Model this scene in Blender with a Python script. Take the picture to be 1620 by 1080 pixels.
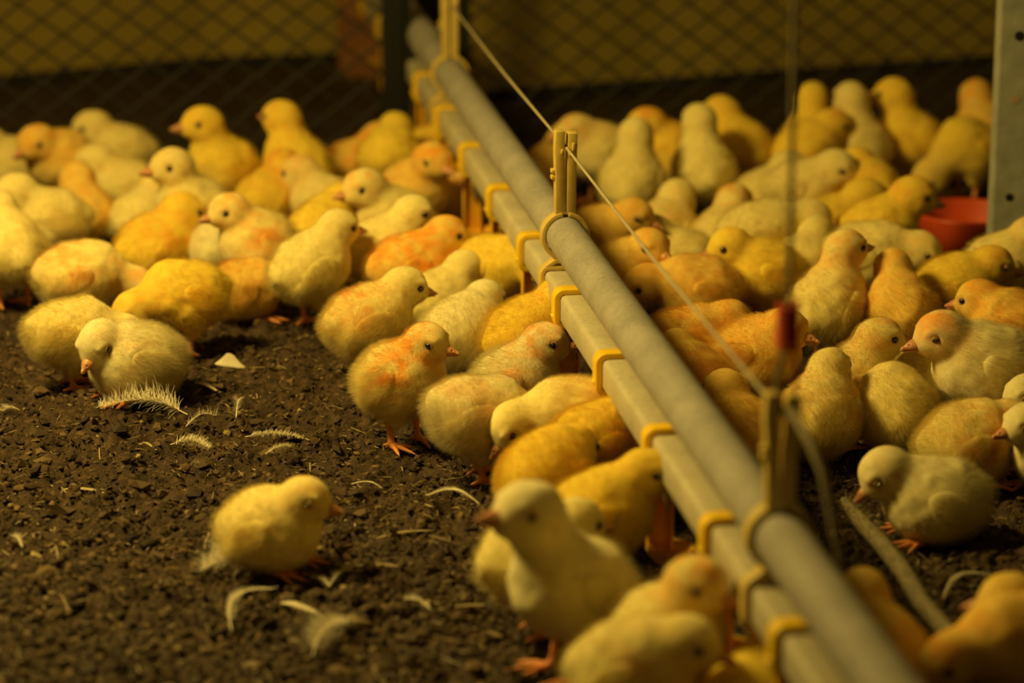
import bpy, bmesh, math, random
import numpy as np
from mathutils import Vector, Matrix

# ------------------------------------------------------------------ camera, light, exposure
S = bpy.context.scene
COL = S.collection
for o in list(bpy.data.objects):
    bpy.data.objects.remove(o)
FPX = 4800.0                       # focal length in pixels of the 1620 px wide frame
TH = math.atan(1358 / FPX)         # downward pitch
CH = 0.78                          # camera height above the litter
CT, ST = math.cos(TH), math.sin(TH)
cam_d = bpy.data.cameras.new('camera')
cam_d.sensor_width = 36.0
cam_d.lens = FPX / 1620 * 36.0
cam_d.clip_start = 0.05
cam_d.dof.use_dof = True
cam_d.dof.focus_distance = 2.56
cam_d.dof.aperture_fstop = 3.9
cam = bpy.data.objects.new('camera', cam_d)
cam.location = (0, 0, CH)
cam.rotation_euler = (math.pi / 2 - TH, 0, 0)
COL.objects.link(cam)
S.camera = cam

w = bpy.data.worlds.new('barn_air')
S.world = w
w.use_nodes = True
w.node_tree.nodes['Background'].inputs[0].default_value = (1.0, 0.60, 0.10, 1)
w.node_tree.nodes['Background'].inputs[1].default_value = 0.045


def area(name, loc, target, size, power, col):
    d = bpy.data.lights.new(name, 'AREA')
    d.energy = power
    d.color = col
    d.shape = 'DISK'
    d.size = size
    o = bpy.data.objects.new(name, d)
    o.location = loc
    o.rotation_euler = (Vector(target) - Vector(loc)).to_track_quat('-Z', 'Y').to_euler()
    COL.objects.link(o)
    return o


area('unseen_light', (-0.76, 2.28, 0.98), (-0.05, 2.55, 0.0), 0.36, 18.5, (1.0, 0.70, 0.165))
area('unseen_light', (-0.3, 3.0, 2.6), (0.0, 2.7, 0.0), 1.2, 1.6, (1.0, 0.66, 0.13))  # added overhead fill, no such lamp in view

S.view_settings.view_transform = 'Standard'
S.view_settings.look = 'None'
S.view_settings.gamma = 1.0
S.view_settings.use_curve_mapping = False
S.view_settings.exposure = 0.1


# ------------------------------------------------------------------ helpers
def at(u, v, z=0.0):
    """the point at height z that pixel (u, v) of the photograph shows"""
    x = (u - 810) / FPX
    y = (v - 540) / FPX
    d = (x, CT - y * ST, -ST - y * CT)
    t = (z - CH) / d[2]
    return Vector((t * d[0], t * d[1], z))


def at_y(u, v, Y):
    x = (u - 810) / FPX
    y = (v - 540) / FPX
    d = (x, CT - y * ST, -ST - y * CT)
    t = Y / d[1]
    return Vector((t * d[0], Y, CH + t * d[2]))


def tag(o, label=None, cat=None, group=None, kind=None):
    for k, v in (('label', label), ('category', cat), ('group', group), ('kind', kind)):
        if v:
            o[k] = v
    return o


def empty(name, loc, rz=0.0):
    o = bpy.data.objects.new(name, None)
    o.location = loc
    o.rotation_euler = (0, 0, rz)
    o.empty_display_size = 0.02
    COL.objects.link(o)
    return o


def mesh_obj(name, verts, faces, mats, parent=None, smooth=True, mat_idx=None):
    me = bpy.data.meshes.new(name)
    me.from_pydata([tuple(v) for v in verts], [], [tuple(f) for f in faces])
    for m in (mats if isinstance(mats, (list, tuple)) else [mats]):
        me.materials.append(m)
    if mat_idx is not None:
        me.polygons.foreach_set('material_index', np.asarray(mat_idx, dtype=np.int32))
    if smooth:
        me.polygons.foreach_set('use_smooth', np.ones(len(me.polygons), dtype=bool))
    me.update()
    o = bpy.data.objects.new(name, me)
    COL.objects.link(o)
    if parent is not None:
        o.parent = parent
    return o


class MB:
    """collects boxes, tubes and prisms into one mesh"""
    def __init__(s):
        s.v, s.f, s.m = [], [], []

    def add(s, vs, fs, mi=0):
        b = len(s.v)
        s.v += [tuple(v) for v in vs]
        s.f += [tuple(i + b for i in f) for f in fs]
        s.m += [mi] * len(fs)

    def box(s, c, size, axes=None, bevel=0.0, mi=0):
        bm = bmesh.new()
        bmesh.ops.create_cube(bm, size=1)
        bmesh.ops.scale(bm, vec=size, verts=bm.verts)
        if bevel:
            bmesh.ops.bevel(bm, geom=bm.edges[:], offset=bevel, segments=2, affect='EDGES', profile=0.5)
        A = axes or Matrix.Identity(3)
        s.add([Vector(c) + A @ v.co for v in bm.verts], [[v.index for v in f.verts] for f in bm.faces], mi)
        bm.free()

    def tube(s, pts, r, n=10, cap=True, mi=0, flat=1.0):
        pts = [Vector(p) for p in pts]
        rs = r if isinstance(r, (list, tuple)) else [r] * len(pts)
        vs, fs = [], []
        up = Vector((0, 0, 1))
        t0 = (pts[1] - pts[0]).normalized()
        if abs(t0.dot(up)) > 0.9:
            up = Vector((1, 0, 0))
        a = t0.cross(up).normalized()
        for i, p in enumerate(pts):
            t = (pts[min(i + 1, len(pts) - 1)] - pts[max(i - 1, 0)]).normalized()
            a = (a - t * a.dot(t)).normalized()
            b = t.cross(a)
            for k in range(n):
                q = 2 * math.pi * k / n
                vs.append(p + (a * math.cos(q) + b * math.sin(q) * flat) * rs[i])
        for i in range(len(pts) - 1):
            for k in range(n):
                fs.append((i * n + k, i * n + (k + 1) % n, (i + 1) * n + (k + 1) % n, (i + 1) * n + k))
        if cap:
            fs.append(tuple(range(n))[::-1])
            fs.append(tuple((len(pts) - 1) * n + k for k in range(n)))
        s.add(vs, fs, mi)

    def prism(s, outline, o, ax, ay, az, depth, mi=0):
        """outline: closed 2-D polygon in (ax, ay) about o, extruded +-depth/2 along az"""
        n = len(outline)
        vs = []
        for sg in (-0.5, 0.5):
            vs += [Vector(o) + ax * p[0] + ay * p[1] + az * (depth * sg) for p in outline]
        fs = [tuple(range(n))[::-1], tuple(range(n, 2 * n))]
        fs += [(i, (i + 1) % n, n + (i + 1) % n, n + i) for i in range(n)]
        s.add(vs, fs, mi)

    def strip(s, inner, outer, o, ax, ay, az, depth, closed=False, mi=0):
        """band between two polylines of equal length, extruded along az"""
        n = len(inner)
        vs = []
        for sg in (-0.5, 0.5):
            for line in (inner, outer):
                vs += [Vector(o) + ax * p[0] + ay * p[1] + az * (depth * sg) for p in line]
        fs = []
        I0, O0, I1, O1 = 0, n, 2 * n, 3 * n
        for i in range(n if closed else n - 1):
            j = (i + 1) % n
            fs += [(I0 + i, I0 + j, O0 + j, O0 + i), (I1 + j, I1 + i, O1 + i, O1 + j),
                   (I0 + j, I0 + i, I1 + i, I1 + j), (O0 + i, O0 + j, O1 + j, O1 + i)]
        if not closed:
            for i in (0, n - 1):
                fs.append((I0 + i, O0 + i, O1 + i, I1 + i) if i == 0 else (O0 + i, I0 + i, I1 + i, O1 + i))
        s.add(vs, fs, mi)

    def build(s, name, mats, parent=None, smooth=False, bevel=0.0, auto=None):
        o = mesh_obj(name, s.v, s.f, mats, parent, smooth, s.m)
        if bevel:
            bm = bmesh.new()
            bm.from_mesh(o.data)
            bmesh.ops.recalc_face_normals(bm, faces=bm.faces)
            ed = [e for e in bm.edges if len(e.link_faces) == 2 and e.calc_face_angle() > 0.6]
            bmesh.ops.bevel(bm, geom=ed, offset=bevel, segments=2, affect='EDGES', profile=0.5, clamp_overlap=True)
            bm.to_mesh(o.data)
            bm.free()
        else:
            bm = bmesh.new()
            bm.from_mesh(o.data)
            bmesh.ops.recalc_face_normals(bm, faces=bm.faces)
            bm.to_mesh(o.data)
            bm.free()
        if auto:
            bm = bmesh.new()
            bm.from_mesh(o.data)
            for f in bm.faces:
                f.smooth = True
            for e in bm.edges:
                if len(e.link_faces) == 2 and e.calc_face_angle() > auto:
                    e.smooth = False
            bm.to_mesh(o.data)
            bm.free()
        return o


def nodes_of(name):
    m = bpy.data.materials.new(name)
    m.use_nodes = True
    return m, m.node_tree, m.node_tree.nodes['Principled BSDF']


def simple_mat(name, col, rough=0.5, noise=0.0, nscale=40.0, col2=None, bump=0.0, spec=0.5, detail=6, coord='Object', sss=0.0):
    m, t, b = nodes_of(name)
    b.inputs['Roughness'].default_value = rough
    b.inputs['Specular IOR Level'].default_value = spec
    b.inputs['Base Color'].default_value = (*col, 1)
    if sss:
        b.inputs['Subsurface Weight'].default_value = sss
        b.inputs['Subsurface Radius'].default_value = (0.004, 0.002, 0.0006)
        b.inputs['Subsurface Scale'].default_value = 1.0
    if noise or bump:
        tc = t.nodes.new('ShaderNodeTexCoord')
        n = t.nodes.new('ShaderNodeTexNoise')
        n.inputs['Scale'].default_value = nscale
        n.inputs['Detail'].default_value = detail
        t.links.new(tc.outputs[coord], n.inputs['Vector'])
        r = t.nodes.new('ShaderNodeValToRGB')
        r.color_ramp.elements[0].position = 0.5 - 0.5 * noise if noise else 0.3
        r.color_ramp.elements[1].position = 0.75
        r.color_ramp.elements[0].color = (*(col2 or tuple(c * 0.55 for c in col)), 1)
        r.color_ramp.elements[1].color = (*col, 1)
        t.links.new(n.outputs['Fac'], r.inputs['Fac'])
        if noise:
            t.links.new(r.outputs['Color'], b.inputs['Base Color'])
        if bump:
            bp = t.nodes.new('ShaderNodeBump')
            bp.inputs['Strength'].default_value = bump
            bp.inputs['Distance'].default_value = 0.002
            t.links.new(n.outputs['Fac'], bp.inputs['Height'])
            t.links.new(bp.outputs['Normal'], b.inputs['Normal'])
    return m


def attr_mat(name, attr, rough=0.8, transl=0.0, bump=0.0, spec=0.3, sheen=0.0):
    """colour from a per-vertex attribute that belongs to the thing"""
    m, t, b = nodes_of(name)
    a = t.nodes.new('ShaderNodeAttribute')
    a.attribute_name = attr
    t.links.new(a.outputs['Color'], b.inputs['Base Color'])
    b.inputs['Roughness'].default_value = rough
    b.inputs['Specular IOR Level'].default_value = spec
    if sheen:
        b.inputs['Sheen Weight'].default_value = sheen
    if transl:
        tr = t.nodes.new('ShaderNodeBsdfTranslucent')
        t.links.new(a.outputs['Color'], tr.inputs['Color'])
        mx = t.nodes.new('ShaderNodeMixShader')
        mx.inputs[0].default_value = transl
        t.links.new(b.outputs[0], mx.inputs[1])
        t.links.new(tr.outputs[0], mx.inputs[2])
        t.links.new(mx.outputs[0], t.nodes['Material Output'].inputs['Surface'])
    return m


def lattice(ix, iy, iz, seed):
    h = (ix * 374761393 + iy * 668265263 + iz * 2147483647 + seed * 1274126177) & 0xFFFFFFFF
    h = ((h ^ (h >> 13)) * 1274126177) & 0xFFFFFFFF
    h = h ^ (h >> 16)
    return (h & 0xFFFFFF) / float(0xFFFFFF)


def vnoise(P, seed=0):
    """smooth value noise in 0..1 at points P (n, 3)"""
    P = np.asarray(P, float)
    i = np.floor(P).astype(np.int64)
    f = P - i
    f = f * f * (3 - 2 * f)
    out = 0
    for dx in (0, 1):
        for dy in (0, 1):
            for dz in (0, 1):
                wgt = (f[:, 0] if dx else 1 - f[:, 0]) * (f[:, 1] if dy else 1 - f[:, 1]) * (f[:, 2] if dz else 1 - f[:, 2])
                out = out + wgt * lattice(i[:, 0] + dx, i[:, 1] + dy, i[:, 2] + dz, seed)
    return out


# pipe line frame: the drinker line runs along D, level, with N to its side
D = Vector((-764.0, math.hypot(1358, FPX), 0)).normalized()
N = Vector((D.y, -D.x, 0))
Z = Vector((0, 0, 1))
LAT = 0.4327                       # lateral place of the water pipe's centre line


def on_line(along, lat, z):
    return D * along + N * lat + Z * z
# ------------------------------------------------------------------ floor, walls, fence, post
def litter_height(X, Y):
    P = np.stack([X, Y, np.zeros_like(X)], 1)
    h = 0.010 * (vnoise(P * 9, 1) - 0.5) + 0.012 * (vnoise(P * 42, 2) - 0.5)
    n = vnoise(P * 110, 3)
    h += 0.0085 * (n - 0.5)
    h += 0.0055 * np.abs(vnoise(P * 210, 4) - 0.5) * 2
    h += 0.0026 * (vnoise(P * 400, 5) - 0.5)
    return h - 0.005


def axis(a, b, fa, fb, fine, coarse):
    out = [a]
    x = a
    while x < b:
        if fa <= x <= fb:
            st = fine
        else:
            dist = min(abs(x - fa), abs(x - fb))
            st = min(coarse, fine + dist * 0.06)
        x += st
        out.append(x)
    return np.array(out)


gx = axis(-1.6, 1.6, -0.42, 0.42, 0.0026, 0.03)
gy = axis(0.9, 5.7, 1.86, 2.95, 0.0028, 0.02)
GX, GY = np.meshgrid(gx, gy, indexing='ij')
gh = litter_height(GX.ravel(), GY.ravel())
nx, ny = len(gx), len(gy)
fv = np.stack([GX.ravel(), GY.ravel(), gh], 1)
ii, jj = np.meshgrid(np.arange(nx - 1), np.arange(ny - 1), indexing='ij')
q = (ii * ny + jj).ravel()
ff = np.stack([q, q + ny, q + ny + 1, q + 1], 1)


def np_mesh(name, v, f, mats, parent=None, smooth=True):
    me = bpy.data.meshes.new(name)
    k = f.shape[1]
    me.vertices.add(len(v))
    me.vertices.foreach_set('co', np.ascontiguousarray(v, dtype=np.float32).ravel())
    me.loops.add(len(f) * k)
    me.loops.foreach_set('vertex_index', np.ascontiguousarray(f, dtype=np.int32).ravel())
    me.polygons.add(len(f))
    me.polygons.foreach_set('loop_start', np.arange(len(f), dtype=np.int32) * k)
    me.polygons.foreach_set('loop_total', np.full(len(f), k, dtype=np.int32))
    me.polygons.foreach_set('use_smooth', np.full(len(f), smooth, dtype=bool))
    for m in (mats if isinstance(mats, (list, tuple)) else [mats]):
        me.materials.append(m)
    me.update(calc_edges=True)
    me.validate()
    o = bpy.data.objects.new(name, me)
    COL.objects.link(o)
    if parent is not None:
        o.parent = parent
    return o


def set_col(o, name, rgb):
    a = o.data.attributes.new(name, 'FLOAT_COLOR', 'POINT')
    c = np.ones((len(o.data.vertices), 4), dtype=np.float32)
    c[:, :3] = rgb
    a.data.foreach_set('color', c.ravel())


def litter_mat():
    m, t, b = nodes_of('litter')
    tc = t.nodes.new('ShaderNodeTexCoord')
    n1 = t.nodes.new('ShaderNodeTexNoise')
    n1.inputs['Scale'].default_value = 130
    n1.inputs['Detail'].default_value = 8
    n1.inputs['Roughness'].default_value = 0.7
    n2 = t.nodes.new('ShaderNodeTexNoise')
    n2.inputs['Scale'].default_value = 14
    n2.inputs['Detail'].default_value = 3
    for n in (n1, n2):
        t.links.new(tc.outputs['Object'], n.inputs['Vector'])
    r = t.nodes.new('ShaderNodeValToRGB')
    e = r.color_ramp.elements
    e[0].position, e[0].color = 0.34, (0.018, 0.010, 0.005, 1)
    e[1].position, e[1].color = 0.72, (0.13, 0.080, 0.036, 1)
    x = e.new(0.52)
    x.color = (0.052, 0.030, 0.014, 1)
    t.links.new(n1.outputs['Fac'], r.inputs['Fac'])
    mx = t.nodes.new('ShaderNodeMixRGB')
    mx.blend_type = 'MULTIPLY'
    mx.inputs[0].default_value = 0.6
    r2 = t.nodes.new('ShaderNodeValToRGB')
    r2.color_ramp.elements[0].position, r2.color_ramp.elements[0].color = 0.35, (0.55, 0.5, 0.45, 1)
    r2.color_ramp.elements[1].position, r2.color_ramp.elements[1].color = 0.65, (1.2, 1.15, 1.1, 1)
    t.links.new(n2.outputs['Fac'], r2.inputs['Fac'])
    t.links.new(r.outputs['Color'], mx.inputs[1])
    t.links.new(r2.outputs['Color'], mx.inputs[2])
    t.links.new(mx.outputs[0], b.inputs['Base Color'])
    bp = t.nodes.new('ShaderNodeBump')
    bp.inputs['Strength'].default_value = 0.9
    bp.inputs['Distance'].default_value = 0.0025
    n3 = t.nodes.new('ShaderNodeTexNoise')
    n3.inputs['Scale'].default_value = 420
    n3.inputs['Detail'].default_value = 5
    t.links.new(tc.outputs['Object'], n3.inputs['Vector'])
    t.links.new(n3.outputs['Fac'], bp.inputs['Height'])
    t.links.new(bp.outputs['Normal'], b.inputs['Normal'])
    b.inputs['Roughness'].default_value = 0.8
    b.inputs['Specular IOR Level'].default_value = 0.35
    return m


M_LITTER = litter_mat()
tag(np_mesh('floor', fv, ff, M_LITTER), 'dark brown crumbly litter floor of the barn', 'floor', kind='structure')

M_WALL = simple_mat('ochre_wall', (0.50, 0.38, 0.07), 0.85, noise=0.6, nscale=3.5, col2=(0.34, 0.24, 0.04), bump=0.2)
M_FOOT_SHADE = simple_mat('foot_shade', (0.020, 0.015, 0.010), 0.9)  # near-black strip imitating the shadow gap where wall meets litter


def wall(name, base, p, q, mat=None):
    """upright wall between ground points p and q, with a dark strip standing in for the shade along its foot"""
    p, q = Vector(p), Vector(q)
    ax = (q - p).normalized()
    nr = Vector((-ax.y, ax.x, 0))
    M = Matrix((ax, nr, Z)).transposed()
    b = MB()
    b.box((p + q) / 2 + nr * 0.03 + Z * 0.62, ((q - p).length, 0.06, 1.3), M)
    b.build(name, M_WALL)['kind'] = 'structure'
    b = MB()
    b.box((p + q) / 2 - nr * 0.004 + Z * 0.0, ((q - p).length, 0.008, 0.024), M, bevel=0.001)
    b.build(base, M_FOOT_SHADE)['kind'] = 'structure'


wall('wall_left', 'foot_shade_left', (-1.30, 3.72, 0), (-0.43, 4.17, 0))
wall('wall_back', 'foot_shade_back', (-0.43, 4.17, 0), (-0.235, 4.205, 0))
wall('wall_right', 'foot_shade_right', (-0.035, 3.93, 0), (1.40, 4.46, 0))
wall('wall_far', 'foot_shade_far', (-1.2, 5.45, 0), (0.6, 5.6, 0))

# mesh fence across the line, with dark posts and a gap for the pipes
FD = 3.60
M_NET = simple_mat('net_wire', (0.025, 0.021, 0.014), 0.7)
M_DARK = simple_mat('dark_post_paint', (0.007, 0.008, 0.006), 0.6, noise=0.5, nscale=30)
fence = empty('mesh_fence', D * FD + N * 0.43)
tag(fence, 'dark diamond wire mesh fence crossing behind the chicks', 'fence')


def net_panel(n0, n1):
    mb = MB()
    cw, chh = 0.0505, 0.0375                      # diamond width and height
    z0, z1 = 0.0, 0.52
    nd = int((n1 - n0) / cw) + 1
    rows = int((z1 - z0) / (chh / 2))
    for k in range(-rows, nd + rows):
        for sg in (1, -1):
            pts = []
            for r in range(rows + 1):
                lat = n0 + (k + sg * r * 0.5) * cw
                if n0 <= lat <= n1:
                    pts.append(Vector((lat - 0.43, sg * 0.0012, z0 + r * chh / 2)))
            if len(pts) > 1:
                mb.tube(pts, 0.0019, 5)
    return mb


def lat_of(u, v, d):
    """lateral place on the plane 'along = d' under pixel (u, v)"""
    x = (u - 810) / FPX
    y = (v - 540) / FPX
    r = Vector((x, CT - y * ST, -ST - y * CT))
    t = d / (r.x * D.x + r.y * D.y)
    return (r * t).dot(N), CH + t * r.z


fence.rotation_euler = (0, 0, math.atan2(N.y, N.x))
la, _ = lat_of(622, 90, FD)
lb, _ = lat_of(733, 60, FD)
net_panel(la - 1.1, la).build('net_panel', M_NET, fence)
net_panel(lb, lb + 1.1).build('net_panel', M_NET, fence)
p = MB()
p.box((la - 0.43, -0.004, 0.30), (0.027, 0.022, 0.62), bevel=0.003)
p.box((la - 0.43 + 0.016, -0.010, 0.30), (0.006, 0.030, 0.62), bevel=0.001)
p.build('post', M_DARK, fence)
p = MB()
p.box((lb - 0.43, -0.002, 0.30), (0.014, 0.016, 0.62), bevel=0.002)
p.build('post', M_DARK, fence)

# rusty board and pale block by the dark post
M_RUST = simple_mat('rusty_brown_board', (0.42, 0.17, 0.045), 0.7, noise=0.7, nscale=18, col2=(0.13, 0.05, 0.015), bump=0.3)
l0, _ = lat_of(570, 60, 4.08)
b = MB()
b.box(D * 4.08 + N * l0 + Z * 0.14, (0.060, 0.022, 0.36), Matrix((N, D, Z)).transposed(), bevel=0.003)
tag(b.build('wooden_board', M_RUST), 'rust-brown board standing behind the mesh fence beside the dark post', 'board')
M_BLOCK = simple_mat('pale_block', (0.62, 0.58, 0.44), 0.7, noise=0.5, nscale=60)
b = MB()
pp = at(672, 200, 0.0)
b.box(Vector((pp.x, pp.y, 0.024)), (0.042, 0.03, 0.05), Matrix((N, D, Z)).transposed(), bevel=0.003)
tag(b.build('pale_block', M_BLOCK), 'small pale block on the litter at the foot of the dark fence post', 'block')

# grey concrete post with nail holes
M_CONC = simple_mat('grey_concrete', (0.40, 0.41, 0.36), 0.9, noise=0.55, nscale=55, col2=(0.27, 0.28, 0.25), bump=0.5, detail=10)
pc = at(1559, 462, 0.0)
post = empty('concrete_post', (pc.x + 0.062, pc.y + 0.0125, 0))
tag(post, 'weathered grey post with small bolt holes beside the red feeder pan', 'post')
b = MB()
b.box((0, 0, 0.33), (0.12, 0.025, 0.68), bevel=0.003)
b.build('shaft', M_CONC, post)
M_HOLE = simple_mat('bolt_hole_black', (0.006, 0.006, 0.006), 0.9)
M_PATCH = simple_mat('pale_brown_patch', (0.42, 0.30, 0.20), 0.8)
for (u, v, mt, nm, rr) in ((1597, 312, M_HOLE, 'bolt_hole', 0.0042), (1613, 57, M_HOLE, 'bolt_hole', 0.005), (1607, 157, M_PATCH, 'patch', 0.0042)):
    g = at_y(u, v, pc.y)
    b = MB()
    b.tube([(g.x - post.location.x, -0.0130, g.z), (g.x - post.location.x, -0.009, g.z)], rr, 14)
    ob = b.build(nm, mt, post)
    ob.scale = (1, 1, 1)

# red feeder pan
M_RED = simple_mat('red_plastic', (0.66, 0.085, 0.022), 0.42, noise=0.3, nscale=20, col2=(0.50, 0.06, 0.018), sss=0.05)
fc = at(1530, 402, 0.0)
pan = empty('feeder_pan', (fc.x, fc.y, 0))
tag(pan, 'red plastic feeder pan standing against the grey post', 'feeder')


def lathe(prof, n=48):
    vs, fs = [], []
    for i, (r, z) in enumerate(prof):
        for k in range(n):
            a = 2 * math.pi * k / n
            vs.append((r * math.cos(a), r * math.sin(a), z))
    for i in range(len(prof) - 1):
        for k in range(n):
            fs.append((i * n + k, i * n + (k + 1) % n, (i + 1) * n + (k + 1) % n, (i + 1) * n + k))
    return vs, fs


v_, f_ = lathe([(0.001, 0.004), (0.034, 0.004), (0.039, 0.008), (0.054, 0.046), (0.0565, 0.048), (0.0568, 0.045), (0.042, 0.002), (0.036, 0.0), (0.001, 0.0)])
mesh_obj('dish', v_, f_, M_RED, pan)
v_, f_ = lathe([(0.001, 0.024), (0.010, 0.022), (0.025, 0.010), (0.033, 0.0048)], 32)
mesh_obj('feed_cone', v_, f_, simple_mat('feed', (0.20, 0.12, 0.06), 0.9, noise=0.6, nscale=300), pan)
# ------------------------------------------------------------------ drinker line
def pipe_mat(name, col, col2):
    m, t, b = nodes_of(name)
    tc = t.nodes.new('ShaderNodeTexCoord')
    n = t.nodes.new('ShaderNodeTexNoise')
    n.inputs['Scale'].default_value = 260
    n.inputs['Detail'].default_value = 6
    n2 = t.nodes.new('ShaderNodeTexNoise')
    n2.inputs['Scale'].default_value = 26
    n2.inputs['Detail'].default_value = 4
    for k in (n, n2):
        t.links.new(tc.outputs['Object'], k.inputs['Vector'])
    ad = t.nodes.new('ShaderNodeMath')
    ad.operation = 'ADD'
    t.links.new(n.outputs['Fac'], ad.inputs[0])
    t.links.new(n2.outputs['Fac'], ad.inputs[1])
    r = t.nodes.new('ShaderNodeValToRGB')
    r.color_ramp.elements[0].position, r.color_ramp.elements[0].color = 0.36, (*col2, 1)
    r.color_ramp.elements[1].position, r.color_ramp.elements[1].color = 0.62, (*col, 1)
    hv = t.nodes.new('ShaderNodeMath')
    hv.operation = 'MULTIPLY'
    hv.inputs[1].default_value = 0.5
    t.links.new(ad.outputs[0], hv.inputs[0])
    t.links.new(hv.outputs[0], r.inputs['Fac'])
    t.links.new(r.outputs['Color'], b.inputs['Base Color'])
    b.inputs['Roughness'].default_value = 0.6
    b.inputs['Specular IOR Level'].default_value = 0.3
    return m


M_ROUND = pipe_mat('dusty_grey_tube', (0.40, 0.375, 0.35), (0.28, 0.265, 0.25))
M_SQUARE = pipe_mat('cream_square_tube', (0.58, 0.52, 0.38), (0.44, 0.40, 0.30))
M_CLIP = simple_mat('yellow_clip_plastic', (0.95, 0.64, 0.025), 0.38, noise=0.2, nscale=80, col2=(0.88, 0.57, 0.02), sss=0.15)
M_ARM = simple_mat('orange_yellow_plastic', (0.86, 0.50, 0.03), 0.42, noise=0.3, nscale=60, col2=(0.76, 0.40, 0.02), sss=0.2)
M_HANG = simple_mat('old_yellow_plastic', (0.72, 0.55, 0.17), 0.5, noise=0.5, nscale=120, col2=(0.58, 0.42, 0.10))
M_STEEL = simple_mat('steel', (0.55, 0.54, 0.50), 0.35)
M_STEEL.node_tree.nodes['Principled BSDF'].inputs['Metallic'].default_value = 0.9

line = empty('drinker_line', on_line(2.55, LAT, 0))
tag(line, 'chick drinker line of two long pipes with yellow nipple clips and hangers', 'drinker line')


def loc_line(along, lat, z):       # in the drinker line's own coordinates (world axes)
    return on_line(along, lat, z) - on_line(2.55, LAT, 0)


SQ, ZT = 0.026, 0.113              # water pipe width and top
ZS = ZT - SQ / 2
RC, RL, RR = 0.144, 0.4382, 0.0172  # support pipe: height, lateral, radius
A0, A1 = 1.30, 5.30
b = MB()
b.box(loc_line((A0 + A1) / 2, LAT, ZS), (SQ, A1 - A0, SQ), Matrix((N, D, Z)).transposed(), bevel=0.0042)
b.build('water_pipe', M_SQUARE, line, auto=0.9, smooth=True)
b = MB()
b.tube([loc_line(A0, RL, RC), loc_line(2.2, RL, RC), loc_line(3.0, RL, RC), loc_line(A1, RL, RC)], RR, 40)
b.build('support_pipe', M_ROUND, line, auto=0.9)


def round_rect(w, h, r, n=5):
    """closed rounded rectangle, centred"""
    out = []
    for cx, cy, a0 in ((w / 2 - r, h / 2 - r, 0), (-w / 2 + r, h / 2 - r, 90), (-w / 2 + r, -h / 2 + r, 180), (w / 2 - r, -h / 2 + r, 270)):
        for i in range(n + 1):
            a = math.radians(a0 + 90 * i / n)
            out.append((cx + r * math.cos(a), cy + r * math.sin(a)))
    return out


def saddle(along):
    """yellow clip round the water pipe, with a drip cup arm and a steel nipple under it"""
    o = loc_line(along, LAT, ZS)
    b = MB()
    ins = round_rect(SQ + 0.0006, SQ + 0.0006, 0.0042)
    outs = round_rect(SQ + 0.0112, SQ + 0.0098, 0.0088)
    b.strip(ins, outs, o, N, Z, D, 0.0155, closed=True)
    # keel and boss under the pipe
    b.prism([(-0.008, -0.016), (0.008, -0.016), (0.005, -0.027), (-0.005, -0.027)], o, N, Z, D, 0.011)
    # little latch tooth at the lower edge
    b.prism([(-SQ / 2 - 0.004, -0.004), (-SQ / 2 - 0.0075, -0.006), (-SQ / 2 - 0.004, -0.013)], o, N, Z, D, 0.008)
    cl = b.build('nipple_clip', M_CLIP, line, bevel=0.0007, auto=0.8)
    a = MB()
    # channel-shaped arm hanging under the clip: broad web, two side ribs
    at_ = loc_line(along + 0.004, LAT, 0)
    zt, zb = ZS - 0.015, 0.020
    h = zt - zb
    a.box(at_ + Z * (zb + h / 2) + N * -0.004 + D * 0.002, (0.0165, 0.0022, h), Matrix((N, D, Z)).transposed())
    for sx in (-0.0125, 0.0045):
        a.box(at_ + Z * (zb + h / 2) + N * sx, (0.0022, 0.0085, h), Matrix((N, D, Z)).transposed())
    a.build('drip_cup_arm', M_ARM, cl, bevel=0.0005, auto=0.8)
    c = MB()
    v_, f_ = lathe([(0.0005, 0.0), (0.012, 0.0), (0.0165, 0.005), (0.0175, 0.011), (0.0155, 0.0105), (0.0115, 0.004), (0.0005, 0.003)], 20)
    base = at_ + Z * 0.016 + N * 0.002 + D * -0.012
    c.add([base + Vector(v) for v in v_], f_)
    c.build('drip_cup', M_ARM, cl, auto=0.8)
    s_ = MB()
    s_.tube([o + Z * -0.026 + D * -0.002, o + Z * -0.040 + D * -0.002], 0.0036, 12)
    s_.tube([o + Z * -0.040 + D * -0.002, o + Z * -0.047 + D * -0.002], 0.0014, 8)
    s_.build('nipple', M_STEEL, cl, auto=0.8)
    return cl


for k in range(-4, 10):
    saddle(2.2779 + (5 - k) * 0.2 - 0.004)


def arc(r, a0, a1, n, cx=0.0, cy=0.0):
    return [(cx + r * math.cos(math.radians(a0 + (a1 - a0) * i / n)), cy + r * math.sin(math.radians(a0 + (a1 - a0) * i / n))) for i in range(n + 1)]


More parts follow.
